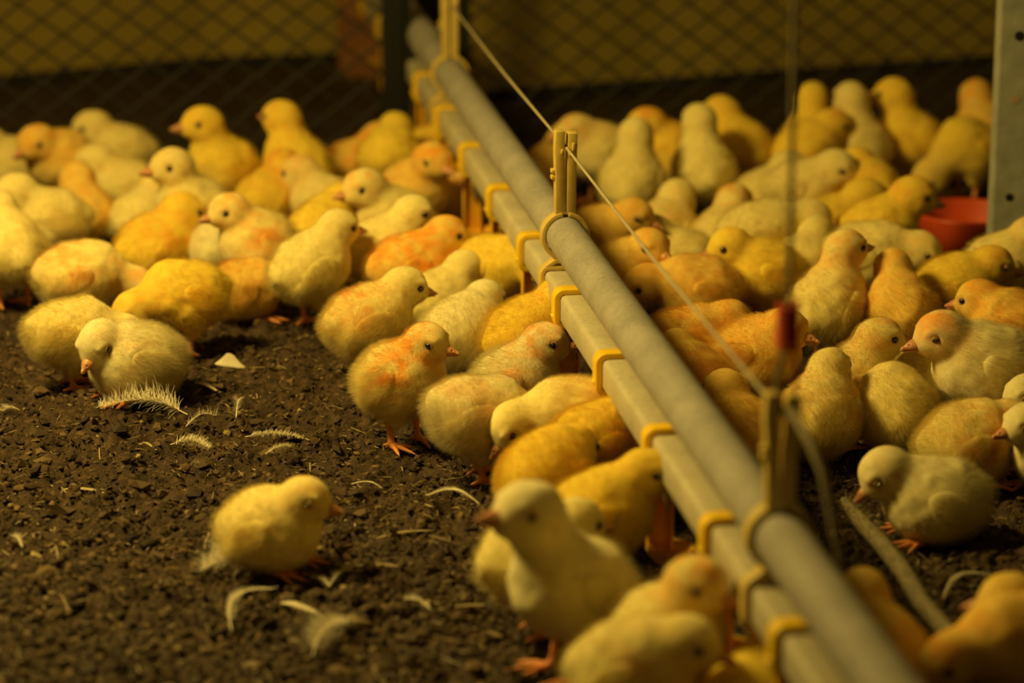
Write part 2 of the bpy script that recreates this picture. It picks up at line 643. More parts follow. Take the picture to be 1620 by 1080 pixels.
def hanger(along, splay=0.0):
    o = loc_line(along, RL, RC)
    b = MB()
    # two half rings round the support pipe
    b.strip(arc(0.0178, 97, 263, 24), arc(0.0218, 97, 263, 24), o, N, Z, D, 0.013)
    b.strip(arc(0.0178, 83, -83, 24), arc(0.0218, 83, -83, 24), o, N, Z, D, 0.013)
    # lower cradle for the water pipe
    sx = LAT - RL
    sz = ZS - RC
    ins = round_rect(SQ + 0.001, SQ + 0.001, 0.0042)
    outs = round_rect(SQ + 0.0085, SQ + 0.0085, 0.0075)
    b.strip([(x + sx, z + sz) for x, z in ins], [(x + sx, z + sz) for x, z in outs], o, N, Z, D, 0.013, closed=True)
    for sg in (-1, 1):
        b.prism([(sg * 0.006 + sx / 2, -0.0195), (sg * 0.016 + sx, sz + 0.0150), (sg * 0.010 + sx, sz + 0.0150), (sg * 0.002, -0.0205)], o, N, Z, D, 0.0125)
    hg = b.build('pipe_hanger', M_HANG, line, bevel=0.0006, auto=0.8)
    for sg in (-1, 1):
        a = MB()
        x0 = sg * 0.0050
        x1 = sg * (0.0056 + splay)
        t = 0.0041
        y0, y1 = 0.0195, 0.094 + (0.0 if sg < 0 else -0.002)
        out = [(x0 - t, y0), (x0 + t, y0), (x0 * 0.75 + x1 * 0.25 + t, 0.055), (x1 + t, y1 - 0.016), (x1 + t + 0.0004, y1), (x1 - t + 0.0004, y1), (x1 - t - 0.0002, y1 - 0.016), (x0 * 0.75 + x1 * 0.25 - t, 0.055)]
        a.prism(out, o, N, Z, D, 0.0115)
        # notch lip that carries the cable, and a small latch on the outer side
        a.box(o + N * (x1 - sg * 0.0022) + Z * (y1 - 0.018), (0.0026, 0.014, 0.004), Matrix((N, D, Z)).transposed())
        if sg < 0:
            for zz in (0.058, 0.0525):
                a.box(o + N * (x0 - t - 0.0015) + Z * zz, (0.004, 0.008, 0.0035), Matrix((N, D, Z)).transposed())
        else:
            a.box(o + N * (x1 + 0.001) + Z * (y1 - 0.012) + D * -0.006, (0.003, 0.003, 0.007), Matrix((N, D, Z)).transposed())
        a.build('clamp_arm', M_HANG, hg, bevel=0.0006, auto=0.8)
    return hg


H2, HS = 2.555, 0.80
for i in (1, 0, -1):
    hanger(H2 + i * (HS if i < 0 else 0.765), 0.0015 if i == -1 else 0.0)

# grey sleeve where two support pipes meet
b = MB()
b.tube([loc_line(3.50, RL, RC), loc_line(3.56, RL, RC)], 0.0192, 32)
b.build('pipe_sleeve', M_ROUND, line, auto=0.8)

# cable over the hangers, frayed end past the nearest one
M_CORD = simple_mat('pale_cord', (0.52, 0.44, 0.29), 0.8, noise=0.5, nscale=400)
M_FRAY = simple_mat('frayed_rope', (0.42, 0.36, 0.24), 0.9, noise=0.6, nscale=300, col2=(0.22, 0.18, 0.11))
zc = RC + 0.079
cable = empty('support_cable', on_line(2.555, RL, zc))
tag(cable, 'thin pale cable strung over the hangers above the pipes, frayed at its end', 'cable')
base = on_line(2.555, RL, zc)
b = MB()
b.tube([on_line(a, RL + 0.0005, zc + 0.003 * (abs(((a - 2.555) / (HS if a < H2 else 0.765)) % 1 - 0.5) * 2 - 1)) - base for a in np.linspace(5.2, H2 - HS, 40)], 0.00135, 8)
b.build('strand', M_CORD, cable, auto=0.9)
fr = MB()
c0 = on_line(H2 - HS, RL + 0.0005, zc)
Yn = c0.y
pth = [c0, at_y(1252, 650, Yn - 0.015), at_y(1282, 700, Yn - 0.035), at_y(1302, 745, Yn - 0.05), at_y(1313, 800, Yn - 0.055), at_y(1322, 850, Yn - 0.055), at_y(1332, 900, Yn - 0.055)]
rng = random.Random(5)
fr.tube([p - base for p in pth], [0.002, 0.0026, 0.003, 0.0032, 0.003, 0.0026, 0.0012], 8)
for i in range(260):
    s_ = rng.random() * (len(pth) - 1.001)
    k = int(s_)
    p0 = pth[k].lerp(pth[k + 1], s_ - k)
    dr = Vector((rng.gauss(0, 1), rng.gauss(0, 1), rng.gauss(0, 1))).normalized()
    p1 = p0 + dr * 0.004 + (pth[k + 1] - pth[k]).normalized() * 0.004
    fr.tube([p0 - base, p1 - base], [0.00035, 0.00012], 4, cap=False)
fr.build('frayed_end', M_FRAY, cable, auto=0.9)

# hanging cord with a red knot, tied to the nearest hanger
M_REDCORD = simple_mat('red_twine', (0.75, 0.07, 0.03), 0.8, noise=0.4, nscale=500)
M_GREYCORD = simple_mat('grey_brown_cord', (0.46, 0.38, 0.24), 0.8, noise=0.4, nscale=400)
Yc = c0.y
cp = [at_y(1258, -60, Yc), at_y(1254, 200, Yc), at_y(1248, 470, Yc), at_y(1246, 515, Yc), at_y(1240, 560, Yc), at_y(1228, 600, Yc), c0 + Z * 0.002]
cord = empty('hanging_cord', cp[3])
tag(cord, 'vertical grey-brown cord with a red knot holding up the nearest hanger', 'cord')
b = MB()
b.tube([p - cp[3] for p in cp], 0.0019, 10)
b.build('cord', M_GREYCORD, cord, auto=0.9)
b = MB()
kt = []
for i in range(60):
    a = i * 0.75
    t_ = i / 59
    kt.append(Vector((0.0058 * math.cos(a), 0.0058 * math.sin(a), 0.014 - 0.028 * t_)))
b.tube(kt, 0.0019, 6)
b.tube([Vector((0.003, -0.003, -0.012)), Vector((0.006, -0.003, -0.028)), Vector((0.0055, 0, -0.042))], 0.0014, 6)
b.build('knot', M_REDCORD, cord, auto=0.9)
# ------------------------------------------------------------------ chicks
MM = 0.001


def surface_nets(f, org, h):
    """quad surface of the zero level of grid f (negative inside)"""
    s = f < 0
    nx, ny, nz = f.shape
    cell_sum = np.zeros((nx - 1, ny - 1, nz - 1, 3))
    cnt = np.zeros((nx - 1, ny - 1, nz - 1))
    sl = [slice(0, -1), slice(1, None)]
    for ax in range(3):
        for a in (0, 1):
            for b in (0, 1):
                i0 = [0, 0, 0]
                oth = [k for k in range(3) if k != ax]
                i0[oth[0]], i0[oth[1]] = a, b
                i1 = list(i0)
                i1[ax] = 1
                v0 = f[tuple(sl[k] for k in i0)]
                v1 = f[tuple(sl[k] for k in i1)]
                cr = (v0 < 0) != (v1 < 0)
                t = np.where(cr, v0 / np.where(v0 == v1, 1, v0 - v1), 0)
                p = np.zeros(cr.shape + (3,))
                for k in range(3):
                    p[..., k] = i0[k]
                p[..., ax] += t
                cell_sum += np.where(cr[..., None], p, 0)
                cnt += cr
    act = cnt > 0
    idx = -np.ones(act.shape, dtype=np.int64)
    idx[act] = np.arange(act.sum())
    cells = np.argwhere(act)
    verts = (cell_sum[act] / cnt[act][:, None] + cells) * h + org
    quads = []
    for ax in range(3):
        oth = [(ax + 1) % 3, (ax + 2) % 3]
        a = [slice(None)] * 3
        b = [slice(None)] * 3
        a[ax], b[ax] = slice(0, -1), slice(1, None)
        s0, s1 = s[tuple(a)], s[tuple(b)]
        e = np.argwhere(s0 != s1)
        ok = (e[:, oth[0]] > 0) & (e[:, oth[1]] > 0) & (e[:, oth[0]] < f.shape[oth[0]] - 1) & (e[:, oth[1]] < f.shape[oth[1]] - 1)
        e = e[ok]
        fl = s0[tuple(e.T)]
        c = []
        for da, db in ((-1, -1), (0, -1), (0, 0), (-1, 0)):
            k = e.copy()
            k[:, oth[0]] += da
            k[:, oth[1]] += db
            c.append(idx[tuple(k.T)])
        qd = np.stack(c, 1)
        qd[~fl] = qd[~fl][:, ::-1]
        quads.append(qd)
    return verts, np.concatenate(quads)


def smin(a, b, k):
    h = np.clip(0.5 + 0.5 * (b - a) / k, 0, 1)
    return b * (1 - h) + a * h - k * h * (1 - h)


def ell(P, c, r, R=None):
    q = P - c
    if R is not None:
        q = q @ R                  # columns of R are the ellipsoid's own axes
    k0 = np.linalg.norm(q / r, axis=-1)
    k1 = np.linalg.norm(q / (np.asarray(r) ** 2), axis=-1)
    return k0 * (k0 - 1.0) / np.maximum(k1, 1e-9)


def cone(P, a, b, ra, rb):
    a, b = np.asarray(a, float), np.asarray(b, float)
    ab = b - a
    t = np.clip(((P - a) @ ab) / max(ab @ ab, 1e-9), 0, 1)
    return np.linalg.norm(P - a - t[..., None] * ab, axis=-1) - (ra + (rb - ra) * t)


def polygonise(fn, lo, hi, h, newton=2):
    lo, hi = np.array(lo, float), np.array(hi, float)
    n = np.ceil((hi - lo) / h).astype(int) + 1
    g = np.stack(np.meshgrid(*[lo[k] + h * np.arange(n[k]) for k in range(3)], indexing='ij'), -1)
    f = fn(g.reshape(-1, 3)).reshape(n)
    v, q = surface_nets(f, lo, h)
    for _ in range(newton):
        d = fn(v)
        e = 0.4
        gr = np.stack([fn(v + np.eye(3)[k] * e) - fn(v - np.eye(3)[k] * e) for k in range(3)], 1) / (2 * e)
        v = v - gr * (d / np.maximum((gr * gr).sum(1), 0.2))[:, None]
    return v, q


def roty(a):
    """pitch the nose up by a degrees"""
    a = math.radians(a)
    c, s = math.cos(a), math.sin(a)
    return np.array([[c, 0, -s], [0, 1, 0], [s, 0, c]])


def rotz(a):
    a = math.radians(a)
    c, s = math.cos(a), math.sin(a)
    return np.array([[c, -s, 0], [s, c, 0], [0, 0, 1]])


# body height, body pitch, head forward, head up from body centre, head pitch, legs shown
POSE = {
    'stand': (61, 20, 31, 35, -6, 1),
    'tall': (60, 25, 24, 47, 2, 1),
    'hunch': (57, 10, 36, 22, -12, 1),
    'peck': (57, -12, 56, -24, -58, 1),
    'graze': (57, 2, 54, 6, -32, 1),
    'sit': (34, 10, 33, 30, -8, 0),
    'situp': (37, 26, 26, 41, 0, 0),
    'lie': (32, 4, 42, 17, -20, 0),
    'tuck': (33, 2, 36, 8, -35, 0),
}


def feather_mat(name, transl):
    """down: colour from the chick's own colour map, soft"""
    m, t, b = nodes_of(name)
    a = t.nodes.new('ShaderNodeAttribute')
    a.attribute_name = 'down_colour'
    df = t.nodes.new('ShaderNodeBsdfDiffuse')
    tr = t.nodes.new('ShaderNodeBsdfTranslucent')
    hi = t.nodes.new('ShaderNodeHairInfo')
    mr = t.nodes.new('ShaderNodeMapRange')
    mr.inputs['To Min'].default_value = 0.70
    mr.inputs['To Max'].default_value = 1.20
    t.links.new(hi.outputs['Random'], mr.inputs['Value'])
    sc = t.nodes.new('ShaderNodeVectorMath')
    sc.operation = 'SCALE'
    t.links.new(a.outputs['Color'], sc.inputs[0])
    t.links.new(mr.outputs[0], sc.inputs['Scale'])
    t.links.new(sc.outputs[0], df.inputs['Color'])
    t.links.new(sc.outputs[0], tr.inputs['Color'])
    mx = t.nodes.new('ShaderNodeMixShader')
    mx.inputs[0].default_value = transl
    t.links.new(df.outputs[0], mx.inputs[1])
    t.links.new(tr.outputs[0], mx.inputs[2])
    t.links.new(mx.outputs[0], t.nodes['Material Output'].inputs['Surface'])
    return m


def skin_mat():
    m, t, b = nodes_of('chick_down_base')
    a = t.nodes.new('ShaderNodeAttribute')
    a.attribute_name = 'down_colour'
    tc = t.nodes.new('ShaderNodeTexCoord')
    n = t.nodes.new('ShaderNodeTexNoise')
    n.inputs['Scale'].default_value = 900
    n.inputs['Detail'].default_value = 4
    t.links.new(tc.outputs['Object'], n.inputs['Vector'])
    bp = t.nodes.new('ShaderNodeBump')
    bp.inputs['Strength'].default_value = 0.5
    bp.inputs['Distance'].default_value = 0.0006
    t.links.new(n.outputs['Fac'], bp.inputs['Height'])
    t.links.new(bp.outputs['Normal'], b.inputs['Normal'])
    t.links.new(a.outputs['Color'], b.inputs['Base Color'])
    b.inputs['Roughness'].default_value = 1.0
    b.inputs['Specular IOR Level'].default_value = 0.0
    b.inputs['Sheen Weight'].default_value = 0.25
    b.inputs['Sheen Roughness'].default_value = 0.6
    t.links.new(a.outputs['Color'], b.inputs['Sheen Tint'])
    b.inputs['Subsurface Weight'].default_value = 0.35
    b.inputs['Subsurface Radius'].default_value = (1.0, 0.7, 0.25)
    b.inputs['Subsurface Scale'].default_value = 0.006
    return m


M_SKIN = skin_mat()
M_DOWN = feather_mat('chick_down', 0.5)
M_BEAK = simple_mat('beak_horn', (0.66, 0.35, 0.16), 0.42, noise=0.4, nscale=150, col2=(0.50, 0.21, 0.09), sss=0.15)
M_LEG = simple_mat('leg_skin', (0.82, 0.36, 0.12), 0.5, noise=0.5, nscale=220, col2=(0.62, 0.20, 0.06), bump=0.3, sss=0.2)
M_EYE = simple_mat('eye_black', (0.008, 0.006, 0.005), 0.08, spec=0.8)
M_LIDSKIN = simple_mat('eyelid_skin', (0.46, 0.29, 0.11), 0.7)
M_LID = simple_mat('eye_rim_skin', (0.34, 0.20, 0.10), 0.6)


def fuzz_settings(name, count, length, rad, slot, back):
    st = bpy.data.particles.new(name)
    st.type = 'HAIR'
    st.use_advanced_hair = True
    st.count = count
    st.hair_step = 3
    st.display_step = 2
    st.render_step = 2
    st.emit_from = 'FACE'
    st.distribution = 'RAND'
    st.use_even_distribution = True
    g = length / 4.0                # launch speeds: a strand is four times as long
    st.normal_factor = 0.60 * g
    st.object_align_factor = (back * 0.62 * g, 0.0, -0.26 * g)
    st.factor_random = 0.30 * g
    st.root_radius = rad
    st.tip_radius = rad * 0.25
    st.radius_scale = 1.0
    st.material = slot
    st.display_percentage = 100
    return st


def add_fuzz(o, st, seed, dens=None, lenw=None):
    md = o.modifiers.new('down', 'PARTICLE_SYSTEM')
    ps = md.particle_system
    old = ps.settings
    ps.settings = st
    ps.seed = seed
    if dens is not None:
        vg = o.vertex_groups.new(name='density')
        lv = np.clip(np.round(dens * 10), 0, 10).astype(int)
        for k in range(1, 11):
            ids = np.nonzero(lv == k)[0].tolist()
            if ids:
                vg.add(ids, k / 10, 'REPLACE')
        ps.vertex_group_density = 'density'
        vl = o.vertex_groups.new(name='length')
        lv = np.clip(np.round(lenw * 10), 1, 10).astype(int)
        for k in range(1, 11):
            ids = np.nonzero(lv == k)[0].tolist()
            if ids:
                vl.add(ids, k / 10, 'REPLACE')
        ps.vertex_group_length = 'length'
    if old.users == 0:
        bpy.data.particles.remove(old)


FUZZ = {}


def fuzz(kind):
    if kind not in FUZZ:
        cnt, ln, rad, back = {
            'body_fine': (20000, 0.0066, 0.00009, -1), 'body_mid': (8000, 0.0056, 0.00012, -1), 'body_soft': (3200, 0.0056, 0.00018, -1),
            'wing_fine': (3000, 0.0066, 0.00009, -1), 'wing_mid': (1200, 0.0056, 0.00012, -1), 'wing_soft': (500, 0.0056, 0.00018, -1),
        }[kind]
        FUZZ[kind] = fuzz_settings('down_' + kind, cnt, ln, rad, 2, back)
    return FUZZ[kind]


TONE = [(np.array((0.86, 0.735, 0.30)), np.array((0.80, 0.69, 0.36))),      # pale yellow
        (np.array((0.89, 0.66, 0.09)), np.array((0.84, 0.63, 0.15))),      # deep yellow
        (np.array((0.83, 0.745, 0.42)), np.array((0.77, 0.68, 0.42))),      # cream
        (np.array((0.84, 0.59, 0.14)), np.array((0.78, 0.58, 0.18)))]      # buff
ORANGE = np.array((0.86, 0.37, 0.05))


def put_colours(me, rgb, faces):
    """per-corner colour, so that the down grown on the skin shares it"""
    a = me.color_attributes.new('down_colour', 'BYTE_COLOR', 'CORNER')
    li = np.empty(len(me.loops), dtype=np.int32)
    me.loops.foreach_get('vertex_index', li)
    c = np.ones((len(li), 4), dtype=np.float32)
    lin = np.clip(rgb[li], 0, 1)
    c[:, :3] = lin
    a.data.foreach_set('color', c.ravel())


_leg_cache = {}


def leg_data(kind):
    """one leg, foot at the origin, hip end at the top: shank, three front toes and a hind toe with claws"""
    if kind in _leg_cache:
        return _leg_cache[kind]
    if kind == 'stand':
        top, ank = (-7, 0, 42), (-1, 0, 5.5)
    elif kind == 'fold':
        top, ank = (-20, 0, 13), (0, 0, 5.0)
    toes = [((23, 0, 2), (30, 0, 1.2)), ((18, 11, 2), (23.5, 14.5, 1.2)), ((18, -11, 2), (23.5, -14.5, 1.2)), ((-9, 1, 2), (-13.5, 1.5, 1.2))]

    def fn(P):
        d = cone(P, top, ank, 4.0, 2.5)
        d = smin(d, np.linalg.norm(P - np.array(ank), axis=1) - 3.1, 2.0)
        d = smin(d, cone(P, ank, (2, 0, 3.4), 2.8, 2.8), 2.0)
        for (p, c) in toes:
            mid = (np.array(p) * 0.5 + np.array((0, 0, 2.6)))
            d = smin(d, cone(P, (1, 0, 3.2), mid, 2.3, 1.75), 1.2)
            d = smin(d, cone(P, mid, p, 1.9, 1.35), 0.8)
            d = np.minimum(d, cone(P, p, c, 0.95, 0.30))
        return d
    v, q = polygonise(fn, (-28, -19, -2), (36, 19, 50), 1.05)
    _leg_cache[kind] = (v, q)
    me = bpy.data.meshes.new('leg')
    me.from_pydata((v * MM).tolist(), [], q.tolist())
    me.materials.append(M_LEG)
    me.polygons.foreach_set('use_smooth', np.ones(len(q), dtype=bool))
    _leg_cache[kind] = me
    return me


def beak_mesh(open_=0.0):
    """upper and lower halves, base at origin, pointing along +x"""
    def up(P):
        d = ell(P, np.array((0.5, 0, 0.6)), (5.0, 4.0, 3.0))
        d = smin(d, cone(P, (1, 0, 0.8), (7.5, 0, 0.2), 2.9, 1.1), 1.6)
        d = smin(d, cone(P, (7.5, 0, 0.2), (9.8, 0, -1.2), 1.1, 0.35), 0.6)
        for sy in (1, -1):
            d = np.maximum(d, -(np.linalg.norm(P - np.array((4.2, sy * 2.0, 1.9)), axis=1) - 0.65))
        return np.maximum(d, -(P[:, 2] + 0.55))

    def low(P):
        P = P @ roty(-open_).T.T
        d = ell(P, np.array((0.2, 0, -1.0)), (4.4, 3.3, 1.9))
        d = smin(d, cone(P, (0, 0, -1.2), (7.4, 0, -1.35), 2.0, 0.6), 1.0)
        return np.maximum(d, P[:, 2] + 0.75)
    v1, q1 = polygonise(up, (-6, -6, -4), (12, 6, 6), 0.55, 1)
    v2, q2 = polygonise(low, (-6, -6, -5), (12, 6, 3), 0.55, 1)
    me = bpy.data.meshes.new('beak')
    me.from_pydata((np.concatenate([v1, v2]) * MM).tolist(), [], q1.tolist() + (q2 + len(v1)).tolist())
    me.materials.append(M_BEAK)
    me.polygons.foreach_set('use_smooth', np.ones(len(q1) + len(q2), dtype=bool))
    return me


BEAK = beak_mesh()


def eye_meshes():
    out = []
    for closed in (0, 1):
        bm = bmesh.new()
        bmesh.ops.create_uvsphere(bm, u_segments=14, v_segments=10, radius=1)
        for v in bm.verts:
            v.co = Vector((v.co.x * 2.7, v.co.y * 1.9, v.co.z * (2.6 if not closed else 0.75))) * MM
            if closed:
                v.co.z += -0.0007 + 0.00006 * (v.co.x * 1000) ** 2
                v.co.y += 0.0006
        if closed:
            r_ = bmesh.ops.create_uvsphere(bm, u_segments=14, v_segments=10, radius=1)
            for v in r_['verts']:
                v.co = Vector((v.co.x * 3.3, v.co.y * 1.1, v.co.z * 3.0)) * MM
                for f in v.link_faces:
                    f.material_index = 2
        # rim of bare skin round the eye
        n, m = 20, 6
        ring = []
        for i in range(n):
            a = 2 * math.pi * i / n
            row = []
            for j in range(m):
                b_ = 2 * math.pi * j / m
                rr = 1 + 0.22 * math.cos(b_)
                row.append(bm.verts.new((3.0 * MM * rr * math.cos(a), 0.6 * MM * math.sin(b_) + (0.35 * MM), (2.75 if not closed else 1.5) * MM * rr * math.sin(a))))
            ring.append(row)
        for i in range(n):
            for j in range(m):
                f = bm.faces.new((ring[i][j], ring[(i + 1) % n][j], ring[(i + 1) % n][(j + 1) % m], ring[i][(j + 1) % m]))
                f.material_index = 1
        bmesh.ops.recalc_face_normals(bm, faces=bm.faces)
        for f in bm.faces:
            f.smooth = True
        me = bpy.data.meshes.new('eye')
        bm.to_mesh(me)
        bm.free()
        me.materials.append(M_EYE)
        me.materials.append(M_LID)
        me.materials.append(M_LIDSKIN)
        out.append(me)
    return out


EYE = eye_meshes()


def chick(x, y, yaw, pose='stand', s=1.0, hy=0.0, hp=0.0, dx=0.0, dz=0.0, o=(0, 0, 0, 0), t=0, e='o', label='', seed=0, fine='mid', bp=0.0, hs=1.12):
    """one chick: skin with down, beak, two eyes, two wings, two legs. yaw 0 looks along +x.
    o: how orange the crown, neck, shoulders and back are"""
    rg = np.random.RandomState(seed + 11)
    zc, pitch, hx, hz, hpit, legs = POSE[pose]
    pitch += bp
    hx += dx
    hz += dz
    hpit += hp
    bob = rg.uniform(-1.5, 1.5)
    B = roty(pitch)
    C = np.array((0, 0, zc))
    fat = rg.uniform(0.96, 1.05)

    def bw(p):
        return C + B @ np.array(p, float)
    turn = math.radians(hy * 0.45)
    nb = bw((19, 0, 10))
    hv = np.array((hx - nb[0], 0, zc + hz + bob - nb[2]))
    hd = nb + np.array((hv[0] * math.cos(turn), hv[0] * math.sin(turn), hv[2]))
    HR = rotz(hy) @ roty(hpit)                      # head axes: columns forward, side, up
    fw, sd, up = HR[:, 0], HR[:, 1], HR[:, 2]
    fs, ss, us = fw * hs, sd * hs, up * hs          # head axes at the head's size
    nback = hd - fs * 4 - us * 3
    tail_a, tail_b = bw((-18, 0, 4)), bw((-32, 0, 7))
    breast = bw((15, 0, -3))

    def body(P):
        d = ell(P, C, (37 * fat, 33.5 * fat, 32 * fat), B)
        d = smin(d, ell(P, breast, (24, 27 * fat, 26), B), 10)
        d = smin(d, cone(P, tail_a, tail_b, 22, 10.0), 12)
        if legs:
            for sy in (1, -1):
                d = smin(d, cone(P, bw((3, sy * 17, -12)), (3, sy * 14.5, max(zc - 33, 24)), 16, 7.5), 7)
        d = smin(d, cone(P, nb, nback, 22.5, 14.0 * hs), 10)
        d = smin(d, ell(P, hd, np.array((18.5, 15.6, 16.4)) * hs, HR), 5)
        d = smin(d, ell(P, hd + fs * 12 - us * 3.5, np.array((8.2, 8.2, 7.2)) * hs, HR), 5)
        for sy in (1, -1):                     # brow
            d = smin(d, ell(P, hd + fs * 8 + ss * sy * 10.2 + us * 6.2, (6.5, 3.2, 2.8), HR), 3)
        for sy in (1, -1):
            d = smin(d, ell(P, hd + ss * sy * 9 - us * 6 + fs * 1, np.array((8.3, 6.3, 6.8)) * hs, HR), 4)
            # eye socket
            ep = hd + fs * 7.6 + ss * sy * 13.3 + us * 2.0
            d = np.maximum(d, -(np.linalg.norm(P - ep - sd * sy * 2.4, axis=1) - 3.4))
        if not legs:
            d = np.maximum(d, -(P[:, 2] - 2.0))
        # soft lumps of down
        return d

    lo = np.minimum(np.array((-56, -44, 0)), hd - 30)
    hi = np.maximum(np.array((52, 44, zc + 44)), hd + 30)
    lo[2] = max(lo[2], -4)
    h = {'fine': 2.3, 'mid': 2.8, 'soft': 3.4}[fine]
    v, q = polygonise(body, lo, hi, h)
    base, belly = TONE[t]
    j = rg.uniform(0.94, 1.05)
    side = 1 if rg.rand() > 0.5 else -1
    eyes = [hd + fs * 7.6 + ss * sy * 13.3 + us * 2.0 for sy in (1, -1)]
    ears = [hd - fs * 5.5 + ss * sy * 15 - us * 3.5 for sy in (1, -1)]
    bk = hd + fs * 18.4 - us * 3.4

    def fluff(v):
        """uneven down: soft lumps and tufts"""
        hdist = np.linalg.norm(v - hd, axis=1)
        lump = (vnoise(v / 13.0 + seed * 7.7, seed) - 0.5) * 3.0 + (vnoise(v / 6.0 + seed * 3.1, seed + 1) - 0.5) * 1.3
        cen = np.where((hdist < 30)[:, None], hd, C)
        dirn = (v - cen) / np.maximum(np.linalg.norm(v - cen, axis=1), 1)[:, None]
        return v + dirn * (lump * np.clip((hdist - 10) / 24, 0.12, 1))[:, None]

    def colour(v):
        local = (v - C) @ B
        bl = np.clip((-local[:, 2] + 2) / 26, 0, 1)[:, None]
        rgb = base * (1 - bl) + belly * bl
        nz = vnoise(v / 9.0 + seed * 5.3, seed + 3)
        nz2 = vnoise(v / 3.2 + seed * 2.3, seed + 4)
        spot = np.clip((nz - 0.30) * 2.6, 0, 1) * (0.65 + 0.35 * nz2)

        def blob(c, rad):
            return np.exp(-(np.linalg.norm(v - c, axis=1) / rad) ** 2)
        am = o[0] * blob(hd + us * 10 + fs * 3, 17 * hs) + o[1] * blob((nback + nb) / 2 + up * 3, 21) * 1.15
        am = am + o[2] * (blob(bw((8, 27, 8)), 19) + blob(bw((8, -27, 8)), 19)) + o[3] * blob(bw((-14, side * 4, 28)), 28)
        am = np.clip(am * (0.10 + 0.95 * spot), 0, 0.9)[:, None]
        rgb = rgb * (1 - am) + ORANGE * am
        rgb = rgb * (0.88 + 0.20 * nz2[:, None]) * j
        for ep in eyes:                              # barer skin round eye, ear and beak
            k = np.exp(-(np.linalg.norm(v - ep, axis=1) / 5.0) ** 2)[:, None] * 0.4
            rgb = rgb * (1 - k) + np.array((0.46, 0.29, 0.12)) * k
        for ep in ears:
            k = np.exp(-(np.linalg.norm(v - ep, axis=1) / 3.2) ** 2)[:, None] * 0.5
            rgb = rgb * (1 - k) + np.array((0.46, 0.25, 0.09)) * k
        k = np.exp(-(np.linalg.norm(v - bk, axis=1) / 6.0) ** 2)[:, None] * 0.6
        return rgb * (1 - k) + np.array((0.74, 0.40, 0.16)) * k

    hdist = np.linalg.norm(v - hd, axis=1)
    v = fluff(v)
    rgb = colour(v)
    # down is short on the face and long on the body
    dens = np.ones(len(v))
    lenw = 0.42 + 0.58 * np.clip((hdist - 17 * hs) / 24, 0, 1)
    for ep in eyes:
        dens = dens * np.clip((np.linalg.norm(v - ep, axis=1) - 3.6) / 5.0, 0, 1)
    dens = dens * np.clip((np.linalg.norm(v - bk, axis=1) - 5.5) / 6.0, 0, 1)
    if not legs:
        dens = dens * np.clip((v[:, 2] - 2) / 4.0, 0.0, 1)

    me = bpy.data.meshes.new('chick')
    me.from_pydata((v * MM * s).tolist(), [], q.tolist())
    me.materials.append(M_SKIN)
    me.materials.append(M_DOWN)
    me.polygons.foreach_set('use_smooth', np.ones(len(q), dtype=bool))
    put_colours(me, rgb, q)
    ob = bpy.data.objects.new('chick', me)
    ob.location = (x, y, 0)
    ob.rotation_euler = (0, 0, math.radians(yaw))
    COL.objects.link(ob)
    tag(ob, label, 'chick', 'chicks on the litter')
    add_fuzz(ob, fuzz('body_' + fine), seed, dens, lenw * np.clip(dens + 0.25, 0, 1))

    def child(name, mesh, M, p, sc=1.0):
        c = bpy.data.objects.new(name, mesh)
        COL.objects.link(c)
        c.parent = ob
        mt = Matrix.Identity(4)
        for i in range(3):
            for jx in range(3):
                mt[i][jx] = M[i][jx] * s * sc
            mt[i][3] = p[i] * MM * s
        c.matrix_local = mt
        return c
    child('beak', BEAK, HR, bk, 1.24 * hs)
    for ep, sy in zip(eyes, (1, -1)):
        child('eye', EYE[1 if e == 'c' else 0], np.stack([fw, sd * sy, up], 1), ep, 0.5 + 0.5 * hs)
    # wings: pads of down lying close on the flanks
    for sy in (1, -1):
        wr = rg.uniform(-6, 10)
        wc = bw((-4, sy * 30.0 * fat, 4))
        WR = B @ rotz(sy * 8) @ roty(16 + wr)

        def wing(P):
            q_ = (P - wc) @ WR
            d = ell(q_, np.zeros(3), (20, 16.0, 12.5))
            d = smin(d, cone(q_, (-8, 0, -1), (-28, -sy * 4.0, -3), 8.0, 4.5), 6)
            return -smin(-(body(P) - 1.5), -d, 3.5)
        wv, wq = polygonise(wing, wc - 38, wc + 38, h)
        wv = fluff(wv)
        wm = bpy.data.meshes.new('wing')
        wm.from_pydata((wv * MM * s).tolist(), [], wq.tolist())
        wm.materials.append(M_SKIN)
        wm.materials.append(M_DOWN)
        wm.polygons.foreach_set('use_smooth', np.ones(len(wq), dtype=bool))
        tipw = np.clip((-((wv - wc) @ WR)[:, 0] - 12) / 18, 0, 1)[:, None] * 0.4
        put_colours(wm, colour(wv) * (1 - tipw) + np.array((0.82, 0.73, 0.42)) * tipw, wq)
        wo = bpy.data.objects.new('wing', wm)
        COL.objects.link(wo)
        wo.parent = ob
        inner = np.clip((body(wv) + 0.5) / 1.2, 0, 1)
        add_fuzz(wo, fuzz('wing_' + fine), seed + 50 + sy, inner, np.ones(len(wv)))
    # legs
    for sy in (1, -1):
        if legs:
            step = rg.uniform(-7, 7) * sy
            child('leg', leg_data('stand'), rotz(rg.uniform(-16, 16) + sy * 6), (5 + step, sy * 14, 0.5))
        else:
            child('leg', leg_data('fold'), rotz(rg.uniform(-10, 10) + sy * 12), (14 + rg.uniform(-4, 6), sy * 17, 0.5))
    return ob
